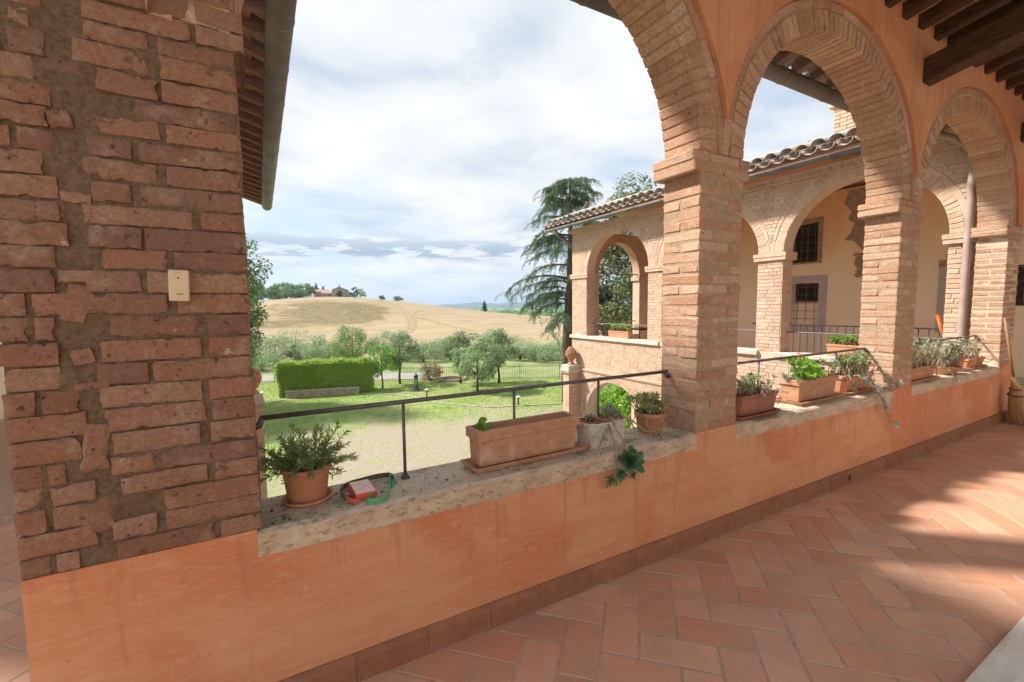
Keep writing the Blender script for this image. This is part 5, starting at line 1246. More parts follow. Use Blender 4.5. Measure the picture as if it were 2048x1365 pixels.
# lawn + worn gravel of the yard ---------------------------------------------
def yard_mat():
    m, nt, b, _ = newmat('yard'); P = pos(nt); sp = S(nt, 'ShaderNodeSeparateXYZ', {0: P}); x, y = sp.outputs[0], sp.outputs[1]
    n1 = noise_(nt, P, .35, 6, .65, .6); n2 = noise_(nt, P, 2.2, 6, .7); n3 = noise_(nt, P, 24, 4, .7); n4 = noise_(nt, P, 9, 5, .7)
    d = math_(nt, 'SUBTRACT', math_(nt, 'ADD', 22.6, math_(nt, 'MULTIPLY', x, -.25)), y)
    d = math_(nt, 'MINIMUM', d, math_(nt, 'SUBTRACT', math_(nt, 'ADD', x, math_(nt, 'MULTIPLY', y, -.42)), -7.6))
    gf = smooth(nt, math_(nt, 'ADD', math_(nt, 'MULTIPLY', d, .22), math_(nt, 'ADD', math_(nt, 'MULTIPLY', math_(nt, 'SUBTRACT', n1, .5), 2.6), math_(nt, 'MULTIPLY', math_(nt, 'SUBTRACT', n2, .5), 1.6))), -.25, .75)
    grass = ramp(nt, math_(nt, 'ADD', math_(nt, 'MULTIPLY', n2, .55), math_(nt, 'MULTIPLY', n3, .45)), [(.34, (.165, .25, .065)), (.5, (.235, .335, .095)), (.66, (.33, .40, .14))])
    grass = mix(nt, math_(nt, 'MULTIPLY', smooth(nt, n1, .45, .64), .6), grass, (.42, .39, .19))
    grav = ramp(nt, math_(nt, 'ADD', math_(nt, 'MULTIPLY', n3, .5), math_(nt, 'MULTIPLY', n4, .5)), [(.32, (.22, .185, .135)), (.5, (.37, .32, .245)), (.68, (.52, .465, .38))])
    grav = mix(nt, math_(nt, 'MULTIPLY', smooth(nt, n2, .48, .64), .65), grav, (.32, .34, .15))
    nt.links.new(mix(nt, gf, grass, grav), b.inputs['Base Color']); b.inputs['Roughness'].default_value = .95; b.inputs['Specular IOR Level'].default_value = .05
    bump(nt, b, math_(nt, 'ADD', n3, n4), .8, .05); return m
s = MB(); s.add([(-12, 2.2, -3.796), (14, 2.2, -3.796), (30, 21.2, -3.796), (18.9, 26.2, -3.796), (8.5, 31.35, -3.796), (.6, 35.6, -3.796), (-12, 38.5, -3.796)], [tuple(range(7))])
tag(s.build('lawn', yard_mat()), 'green lawn wearing out into pale gravel in the courtyard', None, None, 'structure')
# blades of grass on the lawn
ng = 52000; gx = nrg.uniform(-4, 24, ng*2); gy = nrg.uniform(14, 36, ng*2)
lim = np.interp(gx, [-12, .6, 8.5, 18.9, 30], [38.5, 35.6, 31.3, 26.2, 21.2]); keep = (gy < lim-.2) & ((gy > 21.8-.25*gx+nrg.normal(0, 1.3, ng*2)) | (gx-.42*gy < -7.0+nrg.normal(0, .8, ng*2))) & (nrg.random(ng*2) < .75)
gx, gy = gx[keep], gy[keep]; n = len(gx); an = nrg.uniform(0, 6.28, n); hh = nrg.uniform(.03, .075, n); w = .012
Vq = np.zeros((n, 4, 3)); dx, dy = np.cos(an)*w, np.sin(an)*w; lx, ly = nrg.normal(0, .02, n), nrg.normal(0, .02, n); zb = -3.797
for k, (sg, t) in enumerate(((-1, 0), (1, 0), (.15, 1), (-.15, 1))): Vq[:, k] = np.stack([gx+dx*sg+lx*t, gy+dy*sg+ly*t, zb+hh*t], -1)
tag(link('grass', qmesh('grass', Vq, M['l_grass'])), 'short green grass of the lawn', None, None, 'stuff')
def strip(name, pts, w, zoff, mat, label, h=0.0, kind='structure', onland=False):
    pts = smoothpts([(p[0], p[1], 0) for p in pts], 8); L = []
    for i, p in enumerate(pts):
        d = (pts[min(i+1, len(pts)-1)]-pts[max(i-1, 0)]).normalized(); q = Vector((-d.y, d.x, 0))*w/2; zz = (float(hgt(p.x, p.y)) if onland else -3.8)+zoff
        zs_ = [(float(hgt((p+sg*q).x, (p+sg*q).y)) if onland else -3.8)+zoff for sg in (-1, 1)]
        L.append([(p.x-q.x, p.y-q.y, zs_[0]), (p.x+q.x, p.y+q.y, zs_[1]), (p.x+q.x, p.y+q.y, zs_[1]+h), (p.x-q.x, p.y-q.y, zs_[0]+h)])
    s = MB()
    if h > 0: s.loops(L)
    else:
        v = []; f = []
        for l in L: v += l[:2]
        for i in range(len(L)-1): f.append((2*i, 2*i+1, 2*i+3, 2*i+2))
        s.add(v, f)
    return tag(s.build(name, mat), label, None, None, kind)
M['path'] = simple('path', (.28, .265, .25), (.37, .35, .33), .8, .95, .1)
M['kerb'] = simple('kerb', (.34, .31, .24), (.52, .48, .40), 3, .95, .3)
strip('path', [(-10, 41), (-3, 39.3), (2, 37.6), (8, 34.4), (11.5, 32.4)], 3.0, .012, M['path'], 'pale gravel path beyond the iron fence')
strip('kerb', [(-4, 26.4), (-.2, 28.0), (1.0, 28.5)], .10, -.02, M['kerb'], 'low stone kerb curving left of the hedge wall', .07)
strip('kerb', [(5.2, 27.9), (6.4, 27.1), (7.4, 25.8), (8.3, 23.1), (9.9, 20.9), (10.9, 20.3), (14.0, 19.3), (17, 18.6)], .10, -.02, M['kerb'], 'low stone kerb between the lawn and the gravel', .07)
M['track'] = simple('track', (.25, .19, .10), (.33, .255, .14), .5, .95, .1)
def polar(px_, r): a = yaw+math.atan((px_-1024)/894.03); return (r*math.sin(a), r*math.cos(a))
for k, P_ in enumerate([[(752, 285), (775, 262), (798, 235), (812, 205), (820, 180), (816, 160), (806, 146), (795, 138)], [(756, 290), (782, 264), (806, 236), (822, 206), (830, 182), (828, 160), (820, 145)], [(828, 205), (860, 190), (900, 170), (950, 150)], [(825, 208), (838, 226), (850, 238)], [(640, 262), (680, 258), (720, 258), (750, 262), (775, 255)]]):
    strip('field_track', [polar(*q) for q in P_], 1.3 if k < 4 else 1.6, .07, M['track'], ['wheel track bending down the stubble hill', 'second wheel track running beside it down the hill', 'faint wheel track running right across the lower field', 'short wheel track forking uphill', 'worn line along the brow of the stubble hill'][k], 0, 'structure', True)

# ================================================================== trees
def leaf_cloud(cs, n_each, size, asp=.5, upb=.35, g=nrg, hollow=.45, drop=0.0):
    """cs: (m,4) cluster centres + radii -> quads"""
    cs = np.asarray(cs, float); m = len(cs); ne = np.maximum(6, (n_each*(cs[:, 3]/cs[:, 3].mean())**2)).astype(int); ii = np.repeat(np.arange(m), ne); n = len(ii)
    d = g.normal(size=(n, 3)); d /= np.linalg.norm(d, axis=1)[:, None]; rad = cs[ii, 3]*(hollow+(1-hollow)*g.random(n)**.6)
    c = cs[ii, :3]+d*rad[:, None]*np.array([1, 1, .8]); c[:, 2] -= drop*g.random(n)
    nn = d*.8+g.normal(size=(n, 3))*.55+np.array([0, 0, upb]); nn /= np.linalg.norm(nn, axis=1)[:, None]
    t = np.cross(nn, g.normal(size=(n, 3))); t /= np.linalg.norm(t, axis=1)[:, None]+1e-9; b = np.cross(nn, t)
    s_ = size*g.uniform(.65, 1.3, n)[:, None]
    return np.stack([c-t*s_*.5, c+b*s_*asp*.5, c+t*s_*.5, c-b*s_*asp*.5], 1)
def crown_clusters(c, rx, ry, rz, n, rc, g=nrg, shape=1.0, inner=.35):
    d = g.normal(size=(n, 3)); d /= np.linalg.norm(d, axis=1)[:, None]; k = inner+(1-inner)*g.random(n)**.5
    p = d*k[:, None]*np.array([rx, ry, rz]); p[:, :2] *= (1-.25*shape*(p[:, 2:3]/rz)); rcs = rc*g.uniform(.6, 1.25, n)
    return np.concatenate([p+np.array(c), rcs[:, None]], 1)
def tree(name, x, y, base, top, cr, leafm, label, cat='tree', group=None, trunk_h=.35, ncl=26, rc=None, nl=90, size=.16, barkm='bark', tr=.09, shape=1.0, asp=.5, forks=4, seed=0, squash=1.0, lean=0.0, mats2=None):
    root = empty(name, (x, y, base), label, cat, group); g = random.Random(seed+int(x*31+y*17)); H_ = top-base; cz = base+H_*(trunk_h+(1-trunk_h)*.5); rz = H_*(1-trunk_h)*.5
    cs = crown_clusters((x+lean, y, cz), cr, cr, rz*.92, ncl, rc or cr*.36, nrg, shape); s = MB(); th = base+H_*trunk_h
    s.tube([(x, y, base-.15), (x+g.uniform(-.04, .04), y, base+H_*trunk_h*.5), (x+lean*.3+g.uniform(-.05, .05), y, th), (x+lean*.7, y, cz), (x+lean, y, top-rz*.5)], [tr*1.35, tr, tr*.85, tr*.5, tr*.12], 8)
    for k in range(forks):
        q = cs[g.randrange(len(cs))]; s.tube([(x+lean*.3, y, th-.1+g.uniform(0, rz*.5)), ((x+q[0])/2, (y+q[1])/2, (th+q[2])/2+.1), (q[0], q[1], q[2])], [tr*.5, tr*.32, tr*.1], 5)
    s.build('trunk', M[barkm], root, True)
    Q = leaf_cloud(cs, nl, size, asp)-np.array([x, y, base]); link('crown', qmesh('crown', Q, M[leafm]), root, (x, y, base))
    if mats2:
        Q = leaf_cloud(crown_clusters((x+lean, y, cz), cr*1.02, cr*1.02, rz*.95, max(5, ncl//3), (rc or cr*.36)*.8, nrg, shape, .75), nl*.7, size, asp)-np.array([x, y, base]); link('crown', qmesh('crown', Q, M[mats2]), root, (x, y, base))
    return root
tree('oak_tree', -1.95, 28.3, G0, 7.1, 1.95, 'l_oak', 'large leafy tree standing at the left behind the gutter', trunk_h=.12, ncl=70, rc=.85, nl=230, size=.20, tr=.3, seed=1, shape=-.35, mats2='l_sage')
tree('oak_tree', -3.0, 25.0, G0, 1.6, 2.75, 'l_oak', 'lower leafy tree at the left edge of the lawn', trunk_h=.2, ncl=44, rc=.8, nl=200, size=.18, tr=.2, seed=2, shape=.4, mats2='l_sage')
tree('lime_tree', 6.68, 29.1, G0, -.93, 1.02, 'l_bright', 'small bright green round tree with a pale trunk right of the hedge', trunk_h=.27, ncl=30, rc=.36, nl=85, size=.13, barkm='bark_pale', tr=.055, seed=3)
tree('holm_oak', 8.16, 30.3, G0, -.15, 1.22, 'l_olive_dark', 'dark round tree behind the small bright green one', trunk_h=.30, ncl=34, rc=.45, nl=110, size=.13, tr=.08, seed=4, mats2='l_olive')
tree('holm_oak', 11.79, 28.2, G0, -.10, 1.15, 'l_olive_dark', 'dark upright tree left of the pale sage tree', trunk_h=.25, ncl=34, rc=.42, nl=110, size=.13, tr=.08, seed=5, lean=-.3)
tree('sage_tree', 11.55, 25.0, G0, -.22, 1.42, 'l_sage', 'pale sage-green round tree nearest on the lawn', trunk_h=.20, ncl=46, rc=.46, nl=150, size=.13, tr=.075, seed=6, shape=.2, mats2='l_olive')
tree('sage_tree', 14.05, 26.9, G0, -.10, 1.15, 'l_olive_dark', 'mid green tree just right of the pale sage tree', trunk_h=.27, ncl=34, rc=.42, nl=110, size=.13, tr=.08, seed=7, mats2='l_sage')
tree('willow_tree', 6.95, 41.0, -4.1, .1, 1.95, 'l_willow', 'tall loose yellow-green tree behind the hedge', trunk_h=.10, ncl=60, rc=.55, nl=120, size=.17, tr=.1, seed=8, asp=.3, shape=.7)
tree('young_fir', 2.0, 38.5, -3.9, -1.1, .85, 'l_olive_dark', 'small dark pointed tree behind the left part of the hedge', trunk_h=.06, ncl=30, rc=.3, nl=70, size=.14, tr=.06, seed=9, shape=2.2)
og = 'olive trees beyond the fence'; ol = 'grey-green olive tree in the grove beyond the iron fence'
ORD = 'first second third fourth fifth sixth seventh eighth ninth tenth eleventh twelfth thirteenth fourteenth fifteenth sixteenth seventeenth eighteenth nineteenth twentieth twenty-first'.split()
OLV = [(520, 44, 705, 1.5), (548, 47, 672, 1.6), (590, 50, 660, 1.9), (628, 45, 668, 1.8), (655, 52, 676, 1.7), (765, 46, 668, 1.7), (790, 50, 664, 1.9), (845, 44, 690, 1.6), (870, 48, 682, 1.8), (900, 45, 676, 1.5), (930, 50, 690, 1.7), (985, 47, 664, 1.5), (1040, 44, 680, 1.7), (1062, 47, 695, 1.6), (1088, 42, 700, 1.5), (1115, 45, 686, 1.9), (1140, 48, 690, 1.8), (610, 42, 700, 1.4), (680, 44, 700, 1.5), (1010, 52, 672, 1.9), (500, 50, 690, 1.9)]
for k, (px_, r_, top_px, cr_) in enumerate(OLV):
    X_, Y_ = polar(px_, r_); bz = float(hgt(X_, Y_)); dep = r_*math.cos(math.atan((px_-1024)/894.03)); tz = 1.5-(top_px-(612+(px_-690)*-.0103))/894.03*dep
    ol = 'grey-green olive tree beyond the fence, %s of the grove counted from the left' % ORD[sorted(q[0] for q in OLV).index(px_)]
    tree('olive_tree', X_, Y_, bz, tz+.25, cr_*1.22, 'l_olive' if k % 3 else 'l_sage', ol, 'tree', og, trunk_h=.10, ncl=40, rc=.62, nl=95, size=.17, tr=.12, seed=20+k, asp=.3, shape=.4)
# holm oaks behind the belvedere
tree('holm_oak', 17.2, 17.2, G0, 7.9, 2.75, 'l_holm', 'big dark evergreen seen through the belvedere arch and above its roof', trunk_h=.12, ncl=120, rc=.85, nl=260, size=.16, tr=.35, seed=60, shape=.25, mats2='l_holm_brown')
tree('holm_oak', 21.2, 16.8, G0, 8.8, 2.6, 'l_holm', 'second evergreen rising above the tiled roof next to the brick pillar', trunk_h=.2, ncl=60, rc=.8, nl=170, size=.16, tr=.3, seed=61, shape=.25, mats2='l_holm_brown')
# cedar
cx, cy = 14.55, 19.5
ced = empty('cedar_tree', (cx, cy, G0), 'tall drooping cedar beside the belvedere', 'tree'); g = random.Random(91); s = MB(); tw_ = MB(); qs = []
TP = [(cx-.12, cy, G0-.2), (cx-.2, cy, -.6), (cx, cy, 2.5), (cx+.05, cy, 5.5), (cx-.02, cy, 8.2)]
s.tube(TP, [.36, .27, .20, .12, .03], 10)
left = Vector((-.872, .49, 0)); back = Vector((.49, .872, 0))
spec = []
for k in range(33):
    z = g.uniform(.2, 8.0); t = (z-.2)/7.8; L_ = (3.3-2.0*t)*g.uniform(.6, 1.05) if t < .85 else 1.3*g.uniform(.6, 1.1)
    spec.append((z, g.uniform(0, 360), L_))
spec += [(2.9, 175, 3.9), (2.7, 190, 3.4), (2.3, 165, 2.6), (5.6, 180, 2.2), (5.2, 170, 2.6), (6.0, 195, 2.0), (7.6, 180, 1.4), (7.8, 10, 1.6), (8.0, 0, 1.2), (7.3, 200, 1.5), (6.9, 175, 1.8), (4.3, 180, 2.2), (7.9, 90, 1.0), (1.5, 180, 2.2), (3.6, 185, 2.6)]
for z, adeg, L_ in spec:
    a = R(adeg); d = (-left*math.cos(a)+back*math.sin(a)); p = Vector((cx, cy, z)); P_ = [p.copy()]; dd = (d+Vector((0, 0, .35))).normalized(); n = 9
    for i in range(n):
        dd = (dd+Vector((0, 0, -.11 if i < 6 else -.22))+rv(g, .10)).normalized(); p = p+dd*L_/n; P_.append(p.copy())
    s.tube(P_, [.036*(1-.09*i)*(L_/2.5)+.005 for i in range(n+1)], 5)
    for i in range(2, n+1):
        for q in range(4):
            b0 = P_[i-1].lerp(P_[i], g.random()); sd_ = (dd.cross(Vector((0, 0, 1))).normalized()*g.choice((-1, 1))*g.uniform(.2, 1)+d*g.uniform(.0, .7)+Vector((0, 0, .15))).normalized(); tl_ = g.uniform(.4, 1.25)*(1.1-.04*i); m_ = 7; drp = g.uniform(.12, .42); pp = b0.copy(); ds = sd_.copy(); TPp = [pp.copy()]
            for j in range(m_):
                ds = (ds+Vector((0, 0, -drp))+rv(g, .07)).normalized(); pp = pp+ds*tl_/m_; TPp.append(pp.copy())
                for w_ in range(9):
                    nd = (ds*.7+rv(g, .9)+Vector((0, 0, -.25))).normalized(); ln = g.uniform(.06, .13); c0 = pp+rv(g, .06); sdv = nd.cross(rv(g)).normalized()*.012
                    qs.append((c0-nd*ln*.5, c0+sdv, c0+nd*ln*.5, c0-sdv))
s.build('trunk', M['bark'], ced, True)
V_ = np.array([[tuple(p) for p in q] for q in qs], dtype=np.float32)-np.array([cx, cy, G0], dtype=np.float32); link('crown', qmesh('crown', V_, M['l_cedar']), ced, (cx, cy, G0))
# shrubs
def shrub(name, x, y, z0, r, h, mats, label, n=20, nl=90, size=.11, seed=0):
    root = empty(name, (x, y, z0), label, 'shrub'); s = MB(); g = random.Random(seed)
    for k in range(6): a = g.uniform(0, 6.28); s.tube([(x, y, z0-.05), (x+.4*r*math.cos(a), y+.4*r*math.sin(a), z0+h*.4), (x+.7*r*math.cos(a), y+.7*r*math.sin(a), z0+h*.75)], [.03, .02, .006], 5)
    s.build('stems', M['bark'], root)
    for i, m_ in enumerate(mats): Q = leaf_cloud(crown_clusters((x, y, z0+h*.55), r, r, h*.45, max(4, n//(i+1)), r*.35, nrg, .4, .4+.3*i), nl, size)-np.array([x, y, z0]); link('foliage' if i == 0 else 'blossom', qmesh('foliage', Q, M[m_]), root, (x, y, z0))
shrub('flowering_shrub', 10.45, 30.6, G0, .85, 1.25, ['l_olive', 'l_red'], 'red flowering shrub in front of the iron fence', 26, 70, .09, 3)
shrub('laurel_shrub', 11.7, 12.7, G0, 1.05, 2.35, ['l_geran', 'l_lime'], 'bright green shrub seen through the lower arch of the belvedere', 34, 150, .12, 4)
shrub('laurel_shrub', 15.5, 15.2, G0, 1.6, 2.2, ['l_holm', 'l_olive'], 'darker shrub behind the bright one through the lower arch', 24, 120, .14, 5)
# clipped hedge
hd = empty('clipped_hedge', (3.4, 29.5, G0), 'long box-clipped bright green hedge behind the low stone wall', 'hedge')
hA, hB = Vector((.72, 29.45, 0)), Vector((5.85, 28.50, 0)); hd_ = (hB-hA).normalized(); hn = Vector((-hd_.y, hd_.x, 0)); HL = (hB-hA).length; HH, HD = 1.92, 1.25
Ls = []
def hedge_leaves(n, top):
    u = nrg.uniform(0, HL, n); out = []
    if top: v = nrg.uniform(0, HD, n); z = HH+nrg.normal(0, .03, n)+np.abs(nrg.normal(0, .06, n))+.035*np.sin(u*4.1)+.025*np.sin(u*9.3+1); nn = np.array([0, 0, 1.])
    else:
        k = nrg.random(n); v = np.where(k < .72, 0, np.where(k < .86, HD*nrg.random(n), HD*nrg.random(n))); u = np.where((k >= .72) & (k < .86), 0, np.where(k >= .86, HL, u)); z = nrg.uniform(.05, HH+.05, n); v = v+nrg.normal(0, .05, n); u = u+nrg.normal(0, .05, n)+.06*np.sin(z*3)
        nn = np.array([-hn.x, -hn.y, .3])
    c = np.stack([hA.x+hd_.x*u+hn.x*v, hA.y+hd_.y*u+hn.y*v, G0+z], -1); c[:, :2] += (.05*np.sin(u*2.7+z*3.1))[:, None]*np.array([hn.x, hn.y])
    N = nn+nrg.normal(size=(n, 3))*.6; N /= np.linalg.norm(N, axis=1)[:, None]; t = np.cross(N, nrg.normal(size=(n, 3))); t /= np.linalg.norm(t, axis=1)[:, None]; b = np.cross(N, t); s_ = .085*nrg.uniform(.6, 1.4, n)[:, None]
    return np.stack([c-t*s_*.6, c+b*s_*.35, c+t*s_*.6, c-b*s_*.35], 1)-np.array(hd.location)
link('clipped_sides', qmesh('clipped_sides', hedge_leaves(26000, False), M['l_hedge']), hd, hd.location); link('clipped_top', qmesh('clipped_top', hedge_leaves(11000, True), M['l_hedgetop']), hd, hd.location)
s = MB(); e_ = .14; q = [hA+hd_*e_+hn*e_, hB-hd_*e_+hn*e_, hB-hd_*e_+hn*(HD-e_), hA+hd_*e_+hn*(HD-e_)]; s.loops([[(p.x, p.y, G0) for p in q], [(p.x, p.y, G0+HH-.12) for p in q]]); s.build('woody_core', M['l_holm'], hd)
# low stone wall in front of the hedge: single blocks
lwall = empty('low_stone_wall', (3.0, 28.4, G0), 'low stone wall with a flat coping in front of the hedge', 'wall'); wa, wb = Vector((1.05, 28.98, 0)), Vector((5.05, 28.1, 0)); wd_ = (wb-wa).normalized(); wn_ = Vector((-wd_.y, wd_.x, 0)); WL = (wb-wa).length; g = random.Random(99); ang_ = math.atan2(wd_.y, wd_.x)
M['block'] = brick_mat('block', [(.50, .34, .26), (.58, .46, .37), (.44, .36, .30), (.56, .40, .30), (.52, .48, .42)], dust=(.55, .50, .44), dusty=.5)
for row in range(2):
    u = 0
    while u < WL-.05:
        l = min(g.uniform(.16, .36), WL-u); p = wa+wd_*(u+l/2)+wn_*.15; me = brick_mesh(round(l-.015, 2), .3, .17, M['block'], .012, .008); link('stone', me, lwall, (p.x, p.y, G0+.09+row*.18), (0, 0, ang_)); u += l
u = 0
while u < WL-.02: l = min(.62, WL-u); p = wa+wd_*(u+l/2)+wn_*.15; me = brick_mesh(round(l-.008, 2), .36, .055, M['kerb'], .01, .004); link('coping', me, lwall, (p.x, p.y, G0+.39), (0, 0, ang_)); u += l
# iron fence
fe = empty('iron_fence', (8.4, 31.4, G0), 'thin iron fence along the far side of the lawn', 'fence'); FP = [(-6, 37.6), (.65, 35.6), (8.45, 31.4), (13.5, 28.8), (18.7, 26.3), (26, 22.6)]; bars = MB()
for (ax, ay), (bx_, by) in zip(FP[:-1], FP[1:]):
    a, b = Vector((ax, ay, G0)), Vector((bx_, by, G0)); n = int((b-a).length/.13)
    for i in range(n): p = a.lerp(b, i/n); bars.tube([p, p+Vector((0, 0, 1.02))], .0085, 4)
    for z in (.10, .93): s = MB(); s.tube([a+Vector((0, 0, z)), b+Vector((0, 0, z))], .012, 5); s.build('rail', M['iron'], fe)
    n = int((b-a).length/2.2)
    for i in range(n): p = a.lerp(b, i/n); s = MB(); s.tube([p-Vector((0, 0, .1)), p+Vector((0, 0, 1.1))], .025, 6); s.build('post', M['iron'], fe)
tag(bars.build('bars', M['iron'], fe), kind='stuff')
# drinking fountain
fo = empty('drinking_fountain', (8.33, 27.2, G0), 'dark green cast iron drinking fountain on the lawn', 'fountain'); c = (8.33, 27.2, G0)
s = MB(); s.lathe([(.01, 0), (.34, 0), (.34, .05), (.30, .06), (.30, .10), (.01, .101)], c, 20); s.build('plinth', M['slate'], fo)
s = MB(); s.lathe([(.16, .10), (.20, .11), (.19, .17), (.145, .20), (.14, .24), (.155, .26), (.155, .30), (.125, .33), (.105, .80), (.125, .83), (.14, .86), (.14, .90), (.12, .92)], c, 16); s.build('column', M['green_iron'], fo, True)
s = MB(); s.lathe([(.13, .92), (.155, .94), (.15, .97), (.09, 1.03), (.05, 1.06), (.03, 1.07), (.04, 1.10), (.025, 1.14), (.003, 1.15)], c, 16); s.build('cap', M['green_iron'], fo, True)
s = MB(); d = Vector((-c[0], -c[1], 0)).normalized(); b0 = Vector(c)+Vector((0, 0, .74)); s.tube([b0+d*.09, b0+d*.18, b0+d*.20-Vector((0, 0, .05))], .02, 6); s.build('spout', M['white_stone'], fo)
s = MB(); pz = d.cross(Vector((0, 0, 1))); s.add([tuple(b0+d*.122+pz*a_+Vector((0, 0, h_))) for a_, h_ in ((-.05, -.34), (.05, -.34), (.05, -.08), (-.05, -.08))], [(0, 1, 2, 3)]); s.build('panel', M['strap_green'], fo)
# bollard lights
for (x, y, lab) in ((8.22, 24.8, 'short garden bollard light with a white cap near the fountain'), (11.69, 20.2, 'short garden bollard light with a white cap at the gravel edge')):
    b = empty('bollard_light', (x, y, G0), lab, 'light'); s = MB(); s.tube([(x, y, G0), (x, y, G0+.42)], .042, 10); s.build('post', M['green_iron'], b, True)
    s = MB(); s.lathe([(.01, .42), (.05, .42), (.05, .45), (.12, .46), (.125, .48), (.10, .51), (.003, .53)], (x, y, G0), 16); s.build('cap', M['white_paint'], b, True)
s = MB(); s.lathe([(.01, 0), (.16, .01), (.19, .07), (.15, .15), (.06, .20), (.003, .21)], (15.6, 23.8, G0), 9); o = tag(s.build('white_boulder', M['white_stone'], None, True, (15.6, 23.8, G0)), 'small white boulder on the lawn near the belvedere', 'stone')
rb = empty('stone_ring', (11.85, 29.9, G0), 'low ring of stones in the grass by the flowering shrub', 'stone ring')
for k in range(22):
    a = 2*math.pi*k/22; me = brick_mesh(.26, .16, .16, M['block'], .03, .015); link('stone', me, rb, (11.85+.95*math.cos(a), 29.9+.95*math.sin(a), G0+.07), (0, 0, a+math.pi/2))
s = MB(); s.lathe([(.003, .06), (.86, .05), (.87, .0)], (11.85, 29.9, G0), 16); s.build('soil', M['soil'], rb)

# ================================================================== farm on the hill
def hz_(x, y): return float(hgt(x, y))
def farmhouse(x, y, w, d, h, rh, rot, label, wins, wallm, roofm, chimney=False):
    z = hz_(x, y)-.6; r = empty('farmhouse', (x, y, z), label, 'building'); s = MB(); s.loops([[(-w/2, -d/2, 0), (w/2, -d/2, 0), (w/2, d/2, 0), (-w/2, d/2, 0)], [(-w/2, -d/2, h), (w/2, -d/2, h), (w/2, d/2, h), (-w/2, d/2, h)]]); s.add([(-w/2, -d/2, h), (-w/2, d/2, h), (-w/2, 0, h+rh), (w/2, -d/2, h), (w/2, d/2, h), (w/2, 0, h+rh)], [(0, 2, 1), (3, 4, 5)]); local(s, 'wall', wallm, r)
    s = MB(); o_ = .4; sl = rh/(d/2)
    for sg in (-1, 1): s.add([(-w/2-o_, sg*(d/2+o_), h-o_*sl), (w/2+o_, sg*(d/2+o_), h-o_*sl), (w/2+o_, 0, h+rh+.02), (-w/2-o_, 0, h+rh+.02), (-w/2-o_, sg*(d/2+o_), h-o_*sl+.18), (w/2+o_, sg*(d/2+o_), h-o_*sl+.18), (w/2+o_, 0, h+rh+.22), (-w/2-o_, 0, h+rh+.22)], [(0, 1, 2, 3), (7, 6, 5, 4), (0, 4, 5, 1), (1, 5, 6, 2), (2, 6, 7, 3), (3, 7, 4, 0)])
    rf = local(s, 'roof', roofm, r)
    if chimney: s = MB(); s.box(-w*.30-.4, -w*.30+.4, -.4, .4, h+rh-.6, h+rh+1.5); local(s, 'chimney', wallm, rf)
    for (u, zz, ww, hh) in wins: s = MB(); s.box(u-ww/2, u+ww/2, -d/2-.03, -d/2+.1, zz, zz+hh); local(s, 'window', M['shutter'], r)
    r.rotation_euler = (0, 0, rot); return r
M['farm_wall'] = simple('farm_wall', (.30, .25, .20), (.44, .38, .31), .9, .95, 0); M['farm_wall2'] = simple('farm_wall2', (.38, .28, .22), (.48, .37, .30), .9, .95, 0); M['farm_roof'] = simple('farm_roof', (.34, .23, .18), (.44, .32, .26), 1.2, .95, 0)
fx, fy = polar(684, 332); farmhouse(fx, fy, 8.0, 9.5, 5.4, 1.8, R(70), 'tall stone farmhouse with chimney on the hill crest', [(-2.2, 3.2, .9, 1.3), (1.8, 3.2, .9, 1.3), (0, .8, 1.2, 1.9)], M['farm_wall'], M['farm_roof'], True)
fx, fy = polar(661, 334); farmhouse(fx, fy, 9.0, 6, 3.0, 1.3, R(-6), 'low pale farm building beside the tall farmhouse', [(-2.6, 1.0, .9, 1.0), (.4, 1.0, .9, 1.0), (2.9, 1.0, .9, 1.0)], M['farm_wall'], M['farm_roof'])
fx, fy = polar(644, 340); farmhouse(fx, fy, 10, 7, 4.4, 1.5, R(4), 'reddish barn at the left end of the farm', [(-2.5, 1.5, 1.0, 1.2), (2, 1.5, 1.0, 1.2)], M['farm_wall2'], M['farm_roof'])
def cypress(px_, r, h, w, label, group=None):
    x, y = polar(px_, r); z = hz_(x, y)-.3; root = empty('cypress_tree', (x, y, z), label, 'tree', group); s = MB(); s.tube([(x, y, z), (x, y, z+h*.5)], [.3, .12], 5); s.build('trunk', M['bark'], root); n = 16
    cs = np.array([[x+nrg.normal(0, w*.12), y+nrg.normal(0, w*.12), z+h*(.06+.9*k/n), w*.5*max(.22, math.sin(math.pi*min(1, .22+.78*k/n))**.6)] for k in range(n)]); Q = leaf_cloud(cs, 45, .9, .5, .8)-np.array([x, y, z]); link('crown', qmesh('crown', Q, M['l_cypress']), root, (x, y, z))
cypress(637, 345, 11.5, 2.6, 'tallest slim cypress beside the barn'); cypress(641.5, 350, 8.0, 2.2, 'shorter cypress tucked right behind the tallest one'); cypress(650, 352, 9.8, 3.2, 'broad cypress right of the tallest one'); cypress(516, 350, 14, 4.2, 'leftmost cypress above the hilltop wood'); cypress(554, 348, 13.5, 4.6, 'stout cypress above the middle of the hilltop wood'); cypress(561, 350, 11, 3.4, 'smaller cypress leaning on the stout one'); cypress(596, 346, 11, 3, 'cypress tip rising from the right end of the wood'); cypress(970, 300, 8.4, 3.0, 'lone cypress at the foot of the hill, right')
cg = 'trees of the hilltop wood'; cl = 'round leafy tree of the small wood on the hilltop'
HTW = [(500, 318, 10, 5), (512, 322, 9, 4.5), (526, 318, 10.5, 5), (540, 324, 9.5, 4.6), (552, 316, 9, 4.5), (566, 322, 10, 5), (578, 318, 10.5, 5), (590, 324, 9.5, 4.4), (604, 320, 9, 4.2), (616, 326, 9.6, 4.6), (575, 308, 7, 3.6), (588, 306, 6, 3.4), (603, 310, 5, 3.2), (545, 306, 7.5, 4), (520, 306, 8, 4.6), (625, 322, 8, 3.4)]
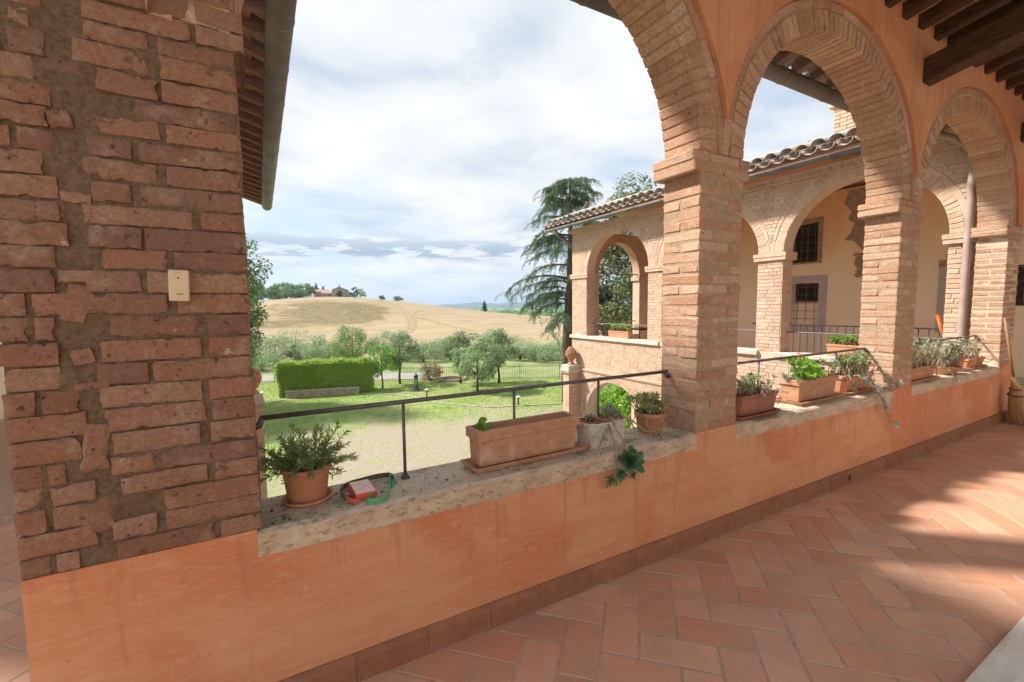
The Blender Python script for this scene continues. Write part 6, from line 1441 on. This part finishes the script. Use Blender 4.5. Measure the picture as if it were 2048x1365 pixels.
for k, (px_, r_, h, cr_) in enumerate(HTW):
    cl = 'round leafy tree of the hilltop wood, %s counted from the left' % ORD[sorted(q[0] for q in HTW).index(px_)]
    x, y = polar(px_, r_); tree('hilltop_tree', x, y, hz_(x, y)-.3, hz_(x, y)+h, cr_*.85, 'l_copse' if k % 3 else 'l_oak', cl, 'tree', cg, trunk_h=.08, ncl=22, rc=1.5, nl=34, size=1.0, tr=.25, seed=k, shape=.3)
for px_, r_, h, cr_, m_, lab in ((712, 325, 8, 2.6, 'l_cypress', 'pointed fir right of the farmhouse'), (724, 322, 6.8, 3.4, 'l_copse', 'round tree right of the pointed fir'), (704, 324, 3.6, 2, 'l_copse', 'low bush between the farmhouse and the fir'), (682, 318, 4.6, 1.8, 'l_cypress', 'dark bush against the farmhouse wall'), (767, 318, 2.6, 2.2, 'l_holm', 'small dark bush on the skyline of the hill'), (798, 312, 3.6, 3.0, 'l_holm', 'lone round bush lower on the hill skyline'), (1068, 330, 3.4, 2, 'l_holm', 'lone bush in the far green field')):
    x, y = polar(px_, r_); tree('hill_bush', x, y, hz_(x, y)-.4, hz_(x, y)+h, cr_, m_, lab, 'bush', None, trunk_h=.05, ncl=16, rc=cr_*.4, nl=36, size=.8, tr=.15, seed=k, shape=1.8 if 'fir' in lab else .3)
# far tree belts: one mass
cs = []
for k in range(420):
    a = nrg.uniform(12, 42); r_ = nrg.choice([620, 900, 1300, 1900, 2600])*nrg.uniform(.96, 1.04); x, y = r_*math.sin(R(a)), r_*math.cos(R(a)); cs.append([x, y, hz_(x, y)+3, nrg.uniform(3, 7)*(1+r_/2500)])
tag(link('far_woods', qmesh('far_woods', leaf_cloud(np.array(cs), 14, 4.5, .7), M['l_copse'])), 'belts of trees in the far valley', None, None, 'stuff')
# ================================================================== haze
s = MB(); s.box(-9800, 9800, -9800, 9800, -60, 170)
hzm = bpy.data.materials.new('haze'); hzm.use_nodes = True; hn_ = hzm.node_tree; hn_.nodes.clear()
vo = S(hn_, 'ShaderNodeVolumePrincipled', {'Color': (.58, .76, 1.0, 1), 'Density': 1.5e-4, 'Anisotropy': .3}); ho = hn_.nodes.new('ShaderNodeOutputMaterial'); hn_.links.new(vo.outputs[0], ho.inputs['Volume'])
tag(s.build('haze', hzm), 'thin blue summer haze over the far hills', None, None, 'stuff')
